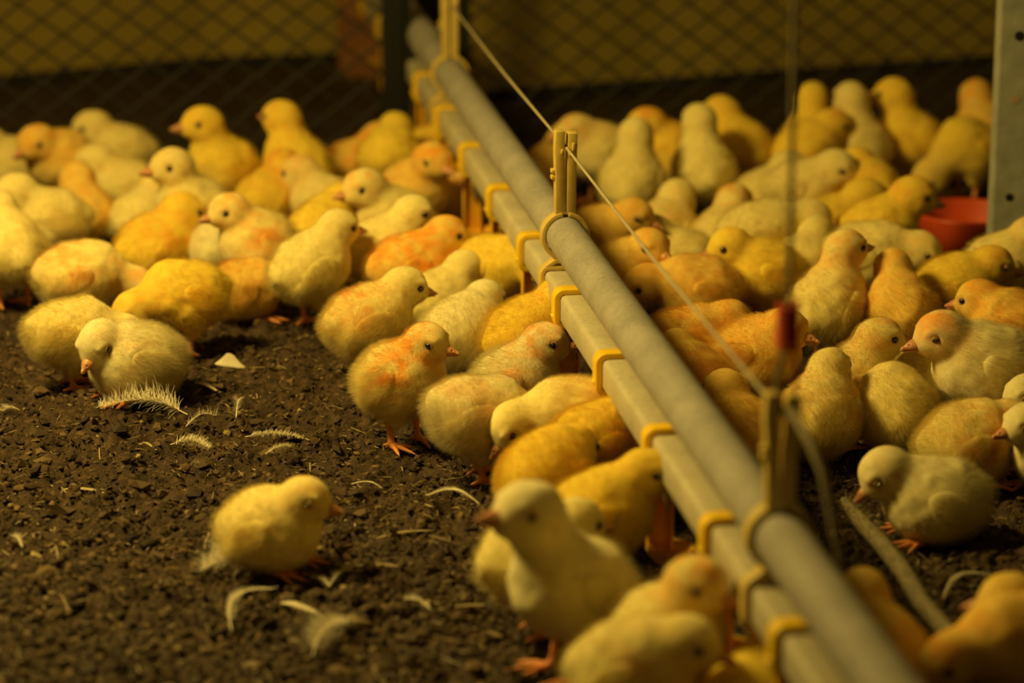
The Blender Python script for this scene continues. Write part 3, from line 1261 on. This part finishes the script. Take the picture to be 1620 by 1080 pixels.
# ------------------------------------------------------------------ the flock
# (u, v) is where the photograph shows the body's middle; the body stands at its own height over the litter there
FLOCK = [
 # --- on the lamp-lit side of the drinker line
 (633, 598, 'stand', -24, dict(o=(.35, 1.7, 1.1, .1), fine='fine', s=.97, hs=1.07, dx=-5, dz=1), 'standing chick with orange neck and shoulder looking along the litter, first out of the crowd'),
 (752, 655, 'peck', 18, dict(o=(.3, .6, .4, .5), t=2, fine='fine', dz=8), 'pale chick bending away with four toes showing, its head hidden beside the pipes'),
 (912, 662, 'graze', 192, dict(o=(.1, .1, .1, .5), t=0, fine='fine', dz=-6, hp=-14, hy=16), 'yellow chick pecking down at the litter beside a pair of orange legs'),
 (940, 702, 'graze', 30, dict(o=(.6, .5, .8, .2), t=1, fine='fine'), 'deep yellow chick with orange wing reaching under the water pipe'),
 (866, 752, 'hunch', 55, dict(o=(.2, .3, .6, 0), t=1, fine='fine', dz=-8), 'round yellow chick seen from behind, between a pecking chick and one with raised head'),
 (946, 814, 'stand', 4, dict(o=(.1, .2, .1, 0), t=1, dz=-3, dx=3, hp=8, hy=-8), 'bright yellow chick holding its face up to the pipe arm, behind the tall cream one'),
 (908, 926, 'tall', 206, dict(o=(.1, .05, .1, 0), t=2, hy=6, dz=4, dx=7, hp=9, bp=-4, hs=1.26, s=1.10), 'big cream chick standing tall with raised orange beak at the front edge'),
 (842, 884, 'hunch', 30, dict(o=(0, .1, 0, 0), t=0), 'yellow chick mostly hidden behind the tall cream chick with the raised beak'),
 (426, 836, 'sit', -16, dict(o=(.5, .15, .2, .05), t=0, e='c', dz=-3, dx=-3, s=.95), 'lone chick resting on the open litter with drowsy eye and orange crown'),
 (582, 508, 'hunch', 24, dict(o=(.1, .1, .2, .8), t=0, dz=8, fine='fine'), 'pale chick with faint orange back standing behind the orange-necked chick'),
 (490, 422, 'stand', 32, dict(o=(.1, .1, .1, 0), t=0), 'plain pale yellow chick standing upright with orange foot on the bare litter edge'),
 (610, 402, 'stand', 14, dict(o=(0, 0, .1, 0), t=0), 'clean lemon yellow chick with a dark eye behind an orange chick'),
 (655, 418, 'hunch', 16, dict(o=(1, 1.2, 1.4, 1.2), t=3, dz=6), 'strongly orange chick crouching with its beak towards a yellow pipe arm'),
 (757, 430, 'graze', -35, dict(o=(0, 0, 0, .1), t=1, hp=-10), 'yellow chick with lowered head pressed against the pipe arm'),
 (702, 472, 'sit', 40, dict(o=(.1, .1, .1, .1), t=0), 'small pale back resting behind two standing chicks, under the orange chick'),
 (750, 528, 'hunch', 58, dict(o=(0, .05, .1, 0), t=2, fine='fine'), 'cream chick facing away just behind the orange-necked chick'),
 (812, 532, 'stand', 28, dict(o=(.3, .6, .1, 0), t=1, fine='fine', dz=-6), 'saturated yellow chick with bowed head beside the pipes'),
 (818, 598, 'situp', -6, dict(o=(.9, .9, .5, 0), t=2, fine='fine', dz=-7), 'pinkish-faced chick with one round eye peering past the pipe arm'),
 (1052, 1000, 'stand', -35, dict(o=(1.1, .6, .1, 0), t=0, dz=2, dx=-8, hs=1.2), 'orange-crowned chick standing upright against the pipe arm at the front edge'),
 (1000, 1058, 'hunch', -12, dict(o=(0, .3, .5, .1), t=0), 'pale chick cut by the picture bottom with its head under the pipes'),
 (1192, 1110, 'sit', 60, dict(o=(.1, .1, .1, 0), t=1), 'yellow chick peeping between the pipe arms at the very front'),
 (118, 528, 'graze', 12, dict(o=(.2, .1, .1, 0), t=0, dz=-8, s=.92), 'pale chick with lowered head half hidden behind a preening chick'),
 (206, 566, 'sit', 205, dict(o=(.1, .2, .2, .1), t=2, hy=35, dz=-8, hp=-25, s=1.05), 'cream chick preening at the edge of the open litter, orange toes spread'),
 (298, 466, 'graze', 205, dict(o=(.6, .7, .3, 0), t=1, dz=-14), 'bright yellow chick with its head down among others near the bare litter'),
 (122, 436, 'graze', 10, dict(o=(.6, .9, .6, .8), t=0, dz=-18), 'yellow chick with orange back bending its dark-shaded head down'),
 (384, 455, 'tuck', 15, dict(o=(.5, .5, .4, .6), t=3, s=.9), 'shaded brownish chick crouching between a yellow and a standing chick'),
 (258, 392, 'sit', 40, dict(o=(.3, .6, .8, .5), t=1, s=1.05), 'yellow chick with orange flank resting in the middle of the pack'),
 (412, 386, 'stand', 205, dict(o=(.8, .6, 1.0, .1), t=0), 'standing chick with rosy orange breast looking towards the fence side'),
 (18, 392, 'stand', 120, dict(o=(.1, .1, .2, .1), t=0), 'pale upright chick cut off by the edge of the picture'),
 (82, 346, 'hunch', 196, dict(o=(.2, .1, .1, 0), t=0, dz=8), 'pale chick with orange beak lowered in the pack by the picture edge'),
 (200, 298, 'sit', 182, dict(o=(.4, .3, .1, .1), t=0), 'pale resting chick with a grey eye behind the flank of others'),
 (308, 330, 'tall', 208, dict(o=(.4, .1, .1, 0), t=0), 'tall yellow chick with clear orange beak in the middle of the pack'),
 (212, 344, 'sit', 60, dict(o=(.4, .5, .1, 0), t=0), 'pale chick resting in the pack, its orange-tinted nape turned to us'),
 (355, 262, 'tall', 204, dict(o=(.5, .2, .1, .1), t=1), 'tall chick with orange beak standing clear against the dark litter bank'),
 (458, 262, 'tall', 140, dict(o=(.7, .5, .1, 0), t=1), 'tall chick seen from behind at the back edge of the flock'),
 (98, 252, 'hunch', 230, dict(o=(1, .8, .2, .1), t=3, dz=4), 'orange-headed chick at the back of the pack'),
 (24, 262, 'sit', 200, dict(o=(.4, .1, .1, .4), t=0), 'dull yellow chick at the back by the picture edge'),
 (192, 240, 'sit', 186, dict(o=(.3, .2, .1, .3), t=0), 'low chick with tail raised at the back of the pack'),
 (440, 312, 'sit', 60, dict(o=(1.2, 1.2, .5, .4), t=1), 'chick with an orange head below a tall chick'),
 (512, 322, 'sit', 150, dict(o=(.9, .4, .2, .1), t=0), 'pinkish-crowned chick resting behind the upright pale chick'),
 (528, 362, 'hunch', 60, dict(o=(.1, .1, .1, 0), t=1, dz=-2), 'deep yellow chick directly behind the upright pale chick'),
 (604, 348, 'stand', 205, dict(o=(.9, .2, .1, .1), t=0), 'chick with orange beak tip turned away from the pipes, behind the lemon yellow one'),
 (572, 268, 'sit', 22, dict(o=(1.2, 1.2, 1.3, 1.2), t=3), 'bright orange chick crouching behind the front-facing chick'),
 (662, 298, 'stand', -50, dict(o=(1.3, .9, .4, .1), t=3, dz=2), 'orange-pink faced chick facing us beside the pipes'),
 (602, 244, 'hunch', 80, dict(o=(.1, .1, .1, 0), t=1), 'small yellow head at the foot of the dark fence post'),
 (668, 246, 'sit', 0, dict(o=(.6, .6, .4, .3), t=1, dz=0), 'orange-yellow chick by the pale block under the pipes'),
 (722, 268, 'sit', 20, dict(o=(.1, .1, .1, .3), t=2), 'cream chick under the pipes at the second clip'),
 (718, 322, 'sit', 18, dict(o=(.5, .7, .7, .9), t=0), 'chick with orange-tinted back low beside the pipes'),
 (335, 392, 'sit', 80, dict(o=(.2, .2, .2, .1), t=2), 'dim cream chick wedged between the rosy-breasted and the orange-flanked chick'),
 (148, 340, 'sit', 110, dict(o=(.7, .5, .5, .5), t=3), 'shaded buff chick deep in the pack'),
 # --- on the shaded side of the drinker line
 (1592, 588, 'hunch', 190, dict(o=(1.2, .3, .1, 0), t=2, e='c', dz=6, fine='fine', s=1.12), 'fluffy cream chick with orange face and shut eyes turned to another beak'),
 (1352, 606, 'situp', 12, dict(o=(.6, .5, .3, .1), t=0, fine='fine', dz=-2), 'sitting chick with open eye and long beak facing the fluffy cream chick'),
 (1415, 648, 'sit', 95, dict(o=(.1, .1, .1, 0), t=0, fine='fine', dz=-22, dx=-6), 'round headless-looking back resting before two facing chicks'),
 (1462, 598, 'sit', 40, dict(o=(.1, .2, .1, .1), t=0, dz=-10), 'chick squeezed between the two chicks that face each other'),
 (1298, 655, 'situp', 70, dict(o=(.1, .3, .6, .2), t=0, dz=-8), 'ruffled chick hunched behind the hanging cord'),
 (1540, 702, 'sit', 12, dict(o=(.2, .8, .8, .2), t=0, fine='fine', dz=-14), 'sitting chick with a rust patch on its shoulder below the fluffy cream one'),
 (1668, 715, 'sit', 200, dict(o=(.1, .1, .1, 0), t=2, s=.95), 'pale chick cut off by the picture edge next to a rust-patched one'),
 (1650, 645, 'sit', 195, dict(o=(.1, .1, .1, 0), t=2, e='c', dz=-10), 'pale sleepy head at the picture edge below the fluffy cream chick'),
 (1482, 790, 'lie', 186, dict(o=(.3, .1, .1, 0), t=2, e='c', fine='mid', dz=6, hp=-22), 'cream chick lying alone with closed eye beside the frayed rope'),
 (1622, 1000, 'graze', 200, dict(o=(.9, .9, .5, .2), t=3, dz=-10), 'blurred orange-brown chick with lowered head in the bottom corner'),
 (1672, 1030, 'sit', 170, dict(o=(.1, .1, .1, 0), t=3), 'dim buff chick cut by the picture edge in the bottom corner'),
 (1385, 1035, 'sit', 100, dict(o=(.1, .1, .1, 0), t=3), 'dim chick in the shade behind the thick pipe at the bottom'),
 (1318, 482, 'tall', 52, dict(o=(.7, .7, .5, .1), t=0, hy=-22, dz=2), 'tall chick standing with turned-away face and orange nape behind the hanging cord'),
 (1416, 490, 'hunch', 95, dict(o=(.6, .8, .4, .3), t=3, dz=8), 'ruffled buff chick seen from behind beside the tall orange-naped one'),
 (1508, 458, 'hunch', 4, dict(o=(.8, .4, .2, .1), t=1, e='c', dz=2), 'deep yellow chick with narrowed eye before the red pan'),
 (1580, 425, 'stand', 8, dict(o=(.5, .3, .2, .1), t=0, dz=-4), 'chick with long beak standing at the foot of the grey post'),
 (1388, 362, 'hunch', 10, dict(o=(.9, .5, .2, .1), t=1, dz=12), 'chick with orange face standing at the rim of the red pan'),
 (1358, 402, 'graze', -14, dict(o=(.5, .3, .1, .1), t=0, dz=2), 'chick bending its head down before the red pan'),
 (1198, 372, 'graze', 10, dict(o=(.4, .1, .1, .1), t=0, dz=6), 'pale chick with dark eye stripe behind the hanging cord'),
 (1212, 432, 'hunch', 188, dict(o=(.3, .2, .2, .1), t=1, dz=6), 'yellow chick with open eye facing the pipes in mid crowd'),
 (1272, 424, 'sit', 60, dict(o=(.1, .1, .1, .1), t=0), 'pale back behind the hanging cord next to the tall chick'),
 (1146, 378, 'sit', 70, dict(o=(1.2, .6, .2, .1), t=0, dz=2), 'chick with rosy orange crown bowed among pale ones'),
 (1092, 412, 'sit', 170, dict(o=(.1, .1, .1, .1), t=0), 'small pale chick with a dark eye behind the shaded one'),
 (990, 432, 'stand', -48, dict(o=(.6, .4, .3, .2), t=3, dz=-4), 'shaded chick with pointed beak facing us behind the thick pipe'),
 (948, 376, 'hunch', -20, dict(o=(.8, .5, .3, .3), t=3, dz=4), 'orange-headed chick just behind the thick pipe at the hanger'),
 (1048, 368, 'sit', 60, dict(o=(.2, .2, .2, .5), t=0), 'pale round back behind the shaded front-facing chick'),
 (1108, 458, 'graze', 190, dict(o=(.8, .8, .5, .5), t=3, dz=2), 'shaded buff chick with lowered beak behind the slanting cable'),
 (1098, 545, 'hunch', 2, dict(o=(.7, .6, .6, .6), t=3, dz=-2), 'brown-shaded chick with open eye peering from behind the thick pipe'),
 (1186, 556, 'stand', -30, dict(o=(1.1, .7, .3, .2), t=3, dz=-8, dx=-4), 'chick with rust crown standing behind the brown-shaded one'),
 (1102, 612, 'hunch', 110, dict(o=(.3, .4, .4, .6), t=3), 'large shaded buff back right behind the thick pipe'),
 (1166, 690, 'sit', 110, dict(o=(.1, .1, .2, .3), t=3), 'dim chick low behind the thick pipe near the frayed cable'),
 (1356, 232, 'tall', 110, dict(o=(.1, .4, .9, .1), t=0, dz=2), 'tall pale-headed chick at the back with an orange shoulder'),
 (1442, 222, 'tall', 150, dict(o=(.4, .3, .1, .1), t=1, dz=2), 'tallest yellow chick at the back of the shaded flock'),
 (1282, 222, 'tall', 80, dict(o=(.1, .1, .1, .1), t=1, s=.95), 'yellow chick behind the pale-headed tall one'),
 (1248, 238, 'stand', 20, dict(o=(.6, .6, .4, .1), t=1, dz=-8), 'orange-yellow chick half behind the hanging cord at the back'),
 (1200, 236, 'stand', 130, dict(o=(.6, .6, .4, .2), t=1), 'orange-tinted chick at the back beside the hanging cord'),
 (1536, 236, 'stand', 205, dict(o=(.2, .3, .2, .1), t=1, dz=-62, dx=22, hp=-50), 'yellow chick pecking down beside the grey post'),
 (1556, 208, 'stand', 100, dict(o=(1.2, 1, .4, .3), t=3), 'orange-naped chick partly hidden by the grey post'),
 (1372, 304, 'hunch', 110, dict(o=(.2, .4, .9, .4), t=1), 'chick with orange wing resting behind the pan chicks'),
 (1262, 296, 'hunch', -20, dict(o=(.1, .2, .1, .1), t=0, dz=4), 'pale chick with bowed head and dark eye beside the hanging cord'),
 (1212, 318, 'sit', 30, dict(o=(.1, .2, .5, .1), t=0), 'pale reclining chick in front of the bowed one'),
 (1320, 356, 'sit', 10, dict(o=(.3, .2, .2, .2), t=1), 'low yellow chick behind the chick bending to the pan'),
 (1052, 240, 'stand', 192, dict(o=(1.2, 1.1, .3, .1), t=1, dz=-2), 'chick with orange hood and beak in profile near the back wall'),
 (1120, 268, 'tall', 100, dict(o=(.1, .1, .1, 0), t=0, dz=2), 'pale chick standing upright with its back to us, gap of litter below'),
 (1000, 288, 'tall', 80, dict(o=(.1, .2, .1, 0), t=0), 'dim pale chick standing with its back to us behind the cable'),
 (948, 240, 'stand', 200, dict(o=(.7, .7, .2, .2), t=0, dz=-8), 'chick with pinkish crown at the back next to the hanger'),
 (888, 272, 'sit', 60, dict(o=(.3, .4, .2, .2), t=3), 'dim chick behind the thick pipe near the hanger arms'),
 (1606, 520, 'hunch', 150, dict(o=(.7, .7, .5, .5), t=3), 'dim orange-brown chick at the picture edge behind the fluffy cream one'),
]


def settle(F):
    """stand the flock on the litter and ease apart the ones that would share the same spot"""
    rec = []
    for (u, v, pose, yaw, kw, lab) in F:
        s = kw.get('s', 1.0)
        p = at(u, v, POSE[pose][0] * MM * s)
        rec.append([p.x, p.y])
    P = np.array(rec)
    P0 = P.copy()
    S_ = np.array([f[4].get('s', 1.0) for f in F])
    A = np.radians([f[3] for f in F])
    dr = np.stack([np.cos(A), np.sin(A)], 1)
    offs = np.array((-0.013, 0.012))
    R = 0.0285
    # heads, low ones only: they need room too
    for it in range(160):
        mv = np.zeros_like(P)
        for a in offs:
            for b in offs:
                Ca = P + dr * (a * S_)[:, None]
                Cb = P + dr * (b * S_)[:, None]
                d = Ca[:, None] - Cb[None]
                L = np.linalg.norm(d, axis=2) + 1e-9
                need = R * (S_[:, None] + S_[None])
                ov = np.clip(need - L, 0, None)
                np.fill_diagonal(ov, 0)
                mv += ((ov / L)[..., None] * d).sum(1) * 0.14
        P = P + mv + (P0 - P) * 0.02
    return P


def pick_fine(P):
    depth = P[1] * CT + CH * ST
    blur = FPX * 0.0232 * abs(1 / depth - 1 / 2.56)
    return 'fine' if blur < 3 else 'mid' if blur < 8 else 'soft'


PLACES = settle(FLOCK)
for i, (u, v, pose, yaw, kw, lab) in enumerate(FLOCK):
    kw = dict(kw)
    kw.setdefault('fine', pick_fine(PLACES[i]))
    kw.setdefault('hs', 1.25 if PLACES[i][1] > 2.95 else 1.12)
    chick(PLACES[i][0], PLACES[i][1], yaw, pose, label=lab, seed=i + 1, **kw)
# ------------------------------------------------------------------ loose litter: crumbs, straw, feathers
def ground_z(x, y):
    return litter_height(np.atleast_1d(np.asarray(x, float)), np.atleast_1d(np.asarray(y, float)))


def crumbs():
    rg = np.random.RandomState(3)
    ph = (1 + 5 ** 0.5) / 2
    ico = np.array([(-1, ph, 0), (1, ph, 0), (-1, -ph, 0), (1, -ph, 0), (0, -1, ph), (0, 1, ph), (0, -1, -ph), (0, 1, -ph), (ph, 0, -1), (ph, 0, 1), (-ph, 0, -1), (-ph, 0, 1)])
    ico /= np.linalg.norm(ico[0])
    fc = np.array([(0, 11, 5), (0, 5, 1), (0, 1, 7), (0, 7, 10), (0, 10, 11), (1, 5, 9), (5, 11, 4), (11, 10, 2), (10, 7, 6), (7, 1, 8), (3, 9, 4), (3, 4, 2), (3, 2, 6), (3, 6, 8), (3, 8, 9), (4, 9, 5), (2, 4, 11), (6, 2, 10), (8, 6, 7), (9, 8, 1)])
    n = 72000
    # spread over the ground in view, even in the picture rather than on the plan
    y = 1.84 + (3.6 - 1.84) * rg.rand(n) ** 1.5
    x = (rg.rand(n) - 0.5) * np.where(rg.rand(n) < 0.82, 0.40, 0.85) * y
    z = ground_z(x, y)
    size = np.clip(rg.exponential(0.0010, n) + 0.0006, 0.0005, 0.0065)
    sh = rg.uniform(0.5, 1.35, (n, 12, 1))
    sc = rg.uniform(0.6, 1.3, (n, 1, 3))
    sc[:, :, 2] *= 0.75
    sc[:, :, 0] *= rg.uniform(0.8, 1.7, (n, 1))
    an = rg.uniform(0, 2 * np.pi, n)
    V = ico[None] * sh * sc * size[:, None, None]
    ca, sa = np.cos(an)[:, None], np.sin(an)[:, None]
    Vx = V[:, :, 0] * ca - V[:, :, 1] * sa
    Vy = V[:, :, 0] * sa + V[:, :, 1] * ca
    V = np.stack([Vx + x[:, None], Vy + y[:, None], V[:, :, 2] + (z + size * 0.25)[:, None]], 2)
    F = (fc[None] + 12 * np.arange(n)[:, None, None]).reshape(-1, 3)
    pal = np.array([(0.028, 0.016, 0.008), (0.055, 0.033, 0.016), (0.095, 0.058, 0.028), (0.15, 0.098, 0.048), (0.30, 0.23, 0.12)])
    c = pal[rg.choice(5, n, p=(0.30, 0.33, 0.24, 0.11, 0.02))] * rg.uniform(0.75, 1.25, (n, 1))
    o = np_mesh('litter_crumbs', V.reshape(-1, 3), F, attr_mat('crumb', 'tint', 0.75, spec=0.35), smooth=False)
    set_col(o, 'tint', np.repeat(c, 12, 0))
    tag(o, 'loose dark brown crumbs of droppings and wood strewn over the floor', 'litter', kind='stuff')


crumbs()


def straws():
    rg = np.random.RandomState(8)
    n = 9000
    y = 1.84 + (3.3 - 1.84) * rg.rand(n) ** 1.4
    x = (rg.rand(n) - 0.5) * 0.40 * y
    z = ground_z(x, y) + rg.uniform(0.0003, 0.0025, n)
    L = np.clip(rg.exponential(0.0045, n) + 0.0025, 0.002, 0.022)
    wd = rg.uniform(0.00016, 0.0006, n)
    an = rg.uniform(0, 2 * np.pi, n)
    el = rg.normal(0, 0.28, n)
    d = np.stack([np.cos(an) * np.cos(el), np.sin(an) * np.cos(el), np.sin(el)], 1)
    sd = np.stack([-np.sin(an), np.cos(an), np.zeros(n)], 1)
    bend = rg.normal(0, 0.15, n)
    Vs = []
    for t in (-0.5, 0.0, 0.5):
        ctr = np.stack([x, y, z], 1) + d * (t * L)[:, None] + sd * (bend * L * (t * t))[:, None]
        for (a, b) in ((1, 0), (0, 1), (-1, 0), (0, -1)):
            ww = wd * (1 - 0.5 * abs(t))
            Vs.append(ctr + sd * (a * ww)[:, None] + np.array((0, 0, 1)) * (b * ww * 0.6)[:, None])
    V = np.stack(Vs, 1)
    f = []
    for i in (0, 4):
        for k in range(4):
            f.append((i + k, i + (k + 1) % 4, i + 4 + (k + 1) % 4, i + 4 + k))
    f += [(3, 2, 1, 0), (8, 9, 10, 11)]
    F = (np.array(f)[None] + 12 * np.arange(n)[:, None, None]).reshape(-1, 4)
    pal = np.array([(0.16, 0.11, 0.055), (0.28, 0.21, 0.11), (0.42, 0.34, 0.20), (0.58, 0.50, 0.33)])
    c = pal[rg.choice(4, n, p=(0.4, 0.34, 0.2, 0.06))]
    o = np_mesh('straw_bits', V.reshape(-1, 3), F, attr_mat('straw', 'tint', 0.6, spec=0.4), smooth=False)
    set_col(o, 'tint', np.repeat(c, 12, 0))
    tag(o, 'short pale straw bits and shavings scattered through the litter', 'straw', kind='stuff')


straws()

M_VANE = simple_mat('feather_vane', (0.74, 0.68, 0.52), 0.7, noise=0.3, nscale=200, col2=(0.62, 0.55, 0.40))
M_QUILL = simple_mat('feather_quill', (0.78, 0.70, 0.50), 0.4)


def feather(u0, v0, u1, v1, width, kind, label, lift=0.004, curl=0.0, seed=0):
    """quill end under pixel (u0, v0), tip under (u1, v1); barbs grow on both sides of the quill"""
    rg = random.Random(seed)
    a, b = at(u0, v0, 0.001), at(u1, v1, 0.001)
    Lv = b - a
    L = Lv.length
    ax = Lv.normalized()
    sd = Vector((-ax.y, ax.x, 0))
    mid = (a + b) / 2
    gz = max(float(ground_z(p_.x, p_.y)[0]) for p_ in (a, a.lerp(b, 0.25), mid, a.lerp(b, 0.75), b))
    root = empty('feather', (mid.x, mid.y, gz + 0.0015))
    tag(root, label, 'feather', 'feathers on the litter')

    def spine(t):
        return a + ax * (L * t) + sd * (curl * L * math.sin(math.pi * t)) + Z * (lift * (0.35 + math.sin(math.pi * min(1, t * 1.05)))) - Vector((mid.x, mid.y, 0))
    q = MB()
    pts = [spine(i / 14) for i in range(15)]
    q.tube(pts, [0.00055 * (1 - 0.8 * i / 14) for i in range(15)], 6)
    q.build('quill', M_QUILL, root, auto=0.9)
    m = MB()
    if kind == 'vane':
        n, t0 = 70, 0.12
    elif kind == 'down':
        n, t0 = 230, 0.10
    else:
        n, t0 = 46, 0.05
    for i in range(n):
        t = t0 + (1 - t0) * i / (n - 1)
        p = spine(t)
        for sg in (1, -1):
            if kind == 'vane':
                wl_ = width * math.sin(math.pi * min(1, 0.12 + 0.86 * t)) ** 0.6 * (1 if rg.random() > 0.07 else 0.6)
                d = (ax * 0.85 + sd * sg * 0.75).normalized()
                lz, bw_ = 0.10 + rg.gauss(0, 0.03), 0.00042
                bend = 0.1
            elif kind == 'down':
                wl_ = width * rg.uniform(0.5, 1.15) * (0.45 + 0.55 * math.sin(math.pi * min(1, 0.15 + 0.8 * t)))
                d = (ax * rg.uniform(0.0, 0.8) + sd * sg * rg.uniform(0.4, 1.0) + Z * rg.uniform(-0.05, 0.75)).normalized()
                lz, bw_, bend = 0.0, 0.00026, rg.gauss(0, 0.35)
            else:
                wl_ = width * rg.uniform(0.6, 1.1)
                d = (ax * rg.uniform(0.5, 1.2) + sd * sg * rg.uniform(0.1, 0.9) + Z * rg.uniform(0, 0.5)).normalized()
                lz, bw_, bend = 0.0, 0.00026, rg.gauss(0, 0.25)
            pr = []
            for k in range(4):
                s_ = k / 3
                pr.append(p + d * (wl_ * s_) + Z * (lz * wl_ * s_ + bend * wl_ * s_ * s_ * 0.3) + ax * (bend * wl_ * s_ * s_ * 0.4))
            wv = ax * bw_
            vs = []
            for k in range(4):
                tw = 1 - 0.75 * k / 3
                vs += [pr[k] + wv * tw, pr[k] - wv * tw]
            m.add(vs, [(2 * k, 2 * k + 1, 2 * k + 3, 2 * k + 2) for k in range(3)])
    m.build('barbs', M_VANE, root)
    return root


feather(297, 666, 158, 652, 0.021, 'down', 'long fluffy white feather lying below the preening chick', 0.008, -0.06, 1)
feather(294, 678, 342, 660, 0.012, 'tuft', 'fan-shaped pale feather at the quill end of the fluffy one', 0.006, 0.0, 2)
feather(758, 813, 674, 799, 0.0058, 'vane', 'slim pale feather with dark-gapped barbs before the standing chicks', 0.007, -0.08, 4)
feather(412, 912, 322, 905, 0.024, 'down', 'greyish downy feather under the tail of the lone resting chick', 0.010, -0.10, 5)
feather(366, 1000, 438, 932, 0.0075, 'vane', 'long curved dusty feather below the lone resting chick', 0.008, 0.16, 6)
feather(512, 972, 446, 950, 0.0065, 'vane', 'short white feather with a bare quill, below the lone chick', 0.004, 0.10, 7)
feather(495, 1048, 548, 992, 0.017, 'down', 'tangled downy tuft near the picture bottom', 0.008, 0.05, 8)
feather(522, 932, 556, 908, 0.008, 'tuft', 'small forked white tuft beside the lone chick', 0.004, 0.0, 9)
feather(522, 932, 492, 918, 0.007, 'tuft', 'small white tuft lying against the forked one beside the lone chick', 0.003, 0.0, 10)
feather(682, 968, 642, 950, 0.007, 'tuft', 'pale forked feather scrap on open litter before the tall cream chick', 0.003, 0.0, 11)
feather(374, 672, 378, 642, 0.009, 'tuft', 'tiny upright tuft of down behind the lone chick', 0.004, 0.0, 12)
feather(388, 690, 478, 692, 0.006, 'down', 'ragged brownish feather on the litter behind the lone chick', 0.003, 0.0, 13)
feather(420, 714, 470, 704, 0.005, 'down', 'small ragged feather just below the brownish one', 0.003, 0.0, 14)
feather(270, 712, 330, 718, 0.009, 'down', 'dusty half-buried feather below the fan-shaped one', 0.003, 0.12, 15)
feather(36, 876, 22, 858, 0.006, 'tuft', 'little white scrap of feather near the picture edge', 0.003, 0.0, 16)
feather(1492, 962, 1566, 922, 0.004, 'vane', 'pale narrow feather on the shaded litter beside the corner chick', 0.006, 0.12, 17)
feather(1404, 706, 1458, 722, 0.006, 'tuft', 'thin pale feather behind the cream chick lying alone', 0.004, 0.0, 18)
feather(1322, 722, 1246, 716, 0.003, 'tuft', 'wisp of feather below the ruffled chick by the cord', 0.004, 0.0, 19)
feather(30, 640, 4, 642, 0.008, 'tuft', 'faint tuft at the picture edge below the flock', 0.003, 0.0, 20)
feather(556, 764, 604, 770, 0.002, 'vane', 'hair-thin pale quill lying behind the lone chick', 0.003, 0.1, 21)

# curled white petal-like feather, dished
def shell(u, v, label):
    c = at(u, v, 0.0)
    r = empty('feather', (c.x, c.y, float(ground_z(c.x, c.y)[0]) + 0.004))
    tag(r, label, 'feather', 'feathers on the litter')
    n, m = 18, 7
    vs, fs = [], []
    for top in (0, 1):
        for i in range(n + 1):
            a = math.pi * i / n
            for j in range(m + 1):
                s_ = j / m
                x = -0.0145 * math.cos(a) * (0.35 + 0.65 * s_) + 0.001
                wd = math.sin(a) ** 0.7
                y = -0.0065 * (s_ - 0.3) * wd - 0.003
                z = 0.0105 * (1 - s_) * (0.6 + 0.4 * wd) + 0.002 * math.cos(a) + 0.0005 * top
                vs.append((x, y, z))
        o_ = top * (n + 1) * (m + 1)
        for i in range(n):
            for j in range(m):
                p0 = o_ + i * (m + 1) + j
                fs.append((p0, p0 + 1, p0 + m + 2, p0 + m + 1) if top else (p0, p0 + m + 1, p0 + m + 2, p0 + 1))
    mesh_obj('vane', vs, fs, M_VANE, r)
    return r


shell(364, 578, 'curled white petal-like feather on the bare litter')

# straw stalks and the dropped rope
M_STRAW = simple_mat('straw_stalk', (0.52, 0.42, 0.24), 0.6, noise=0.4, nscale=150)


def stalk(u0, v0, u1, v1, r, label):
    a, b = at(u0, v0, 0.0), at(u1, v1, 0.0)
    mid = (a + b) / 2
    gz = float(ground_z(mid.x, mid.y)[0])
    m = MB()
    pts = [a.lerp(b, i / 6) - Vector((mid.x, mid.y, 0)) + Z * (r + 0.0012 + 0.002 * math.sin(math.pi * i / 6)) for i in range(7)]
    m.tube(pts, [r * (0.6 + 0.4 * math.sin(math.pi * i / 6)) for i in range(7)], 6, flat=0.5)
    o = m.build('straw_stalk', M_STRAW, auto=0.9)
    o.location = (mid.x, mid.y, gz)
    tag(o, label, 'straw', 'straw stalks on the litter')


stalk(102, 766, 166, 772, 0.0020, 'flat pale straw stalk on the open litter above the lone chick')
stalk(688, 954, 800, 948, 0.0012, 'long thin straw stalk leading to the tall cream chick')
stalk(545, 902, 630, 900, 0.0018, 'brown straw stalk beside the lone chick')
stalk(310, 612, 344, 624, 0.0022, 'short broad straw chip below the curled white feather')
stalk(595, 850, 680, 838, 0.0016, 'dark straw stalk below the slim pale feather')
stalk(225, 700, 246, 712, 0.0014, 'stubby straw bit below the fluffy feather')

rp = [at(1335, 792, 0.010), at(1362, 826, 0.009), at(1396, 862, 0.008), at(1430, 905, 0.008), at(1456, 950, 0.008), at(1490, 990, 0.008), at(1540, 1040, 0.008), at(1590, 1090, 0.008)]
rb = empty('dropped_rope', rp[3])
tag(rb, 'dusty frayed rope lying on the shaded litter beside the cream chick', 'rope')
m = MB()
m.tube([p - rp[3] for p in rp], [0.0035, 0.0062, 0.0068, 0.0070, 0.0068, 0.0066, 0.006, 0.004], 10)
m.build('strand', M_FRAY, rb, auto=0.9)
m = MB()
rng = random.Random(15)
for i in range(900):
    s_ = rng.random() * (len(rp) - 1.001)
    k = int(s_)
    p0 = rp[k].lerp(rp[k + 1], s_ - k)
    dr = Vector((rng.gauss(0, 1), rng.gauss(0, 1), abs(rng.gauss(0, 1)))).normalized()
    m.tube([p0 - rp[3], p0 + dr * rng.uniform(0.007, 0.013) + (rp[k + 1] - rp[k]).normalized() * 0.003 - rp[3]], [0.00035, 0.00012], 4, cap=False)
m.build('loose_fibres', M_FRAY, rb)
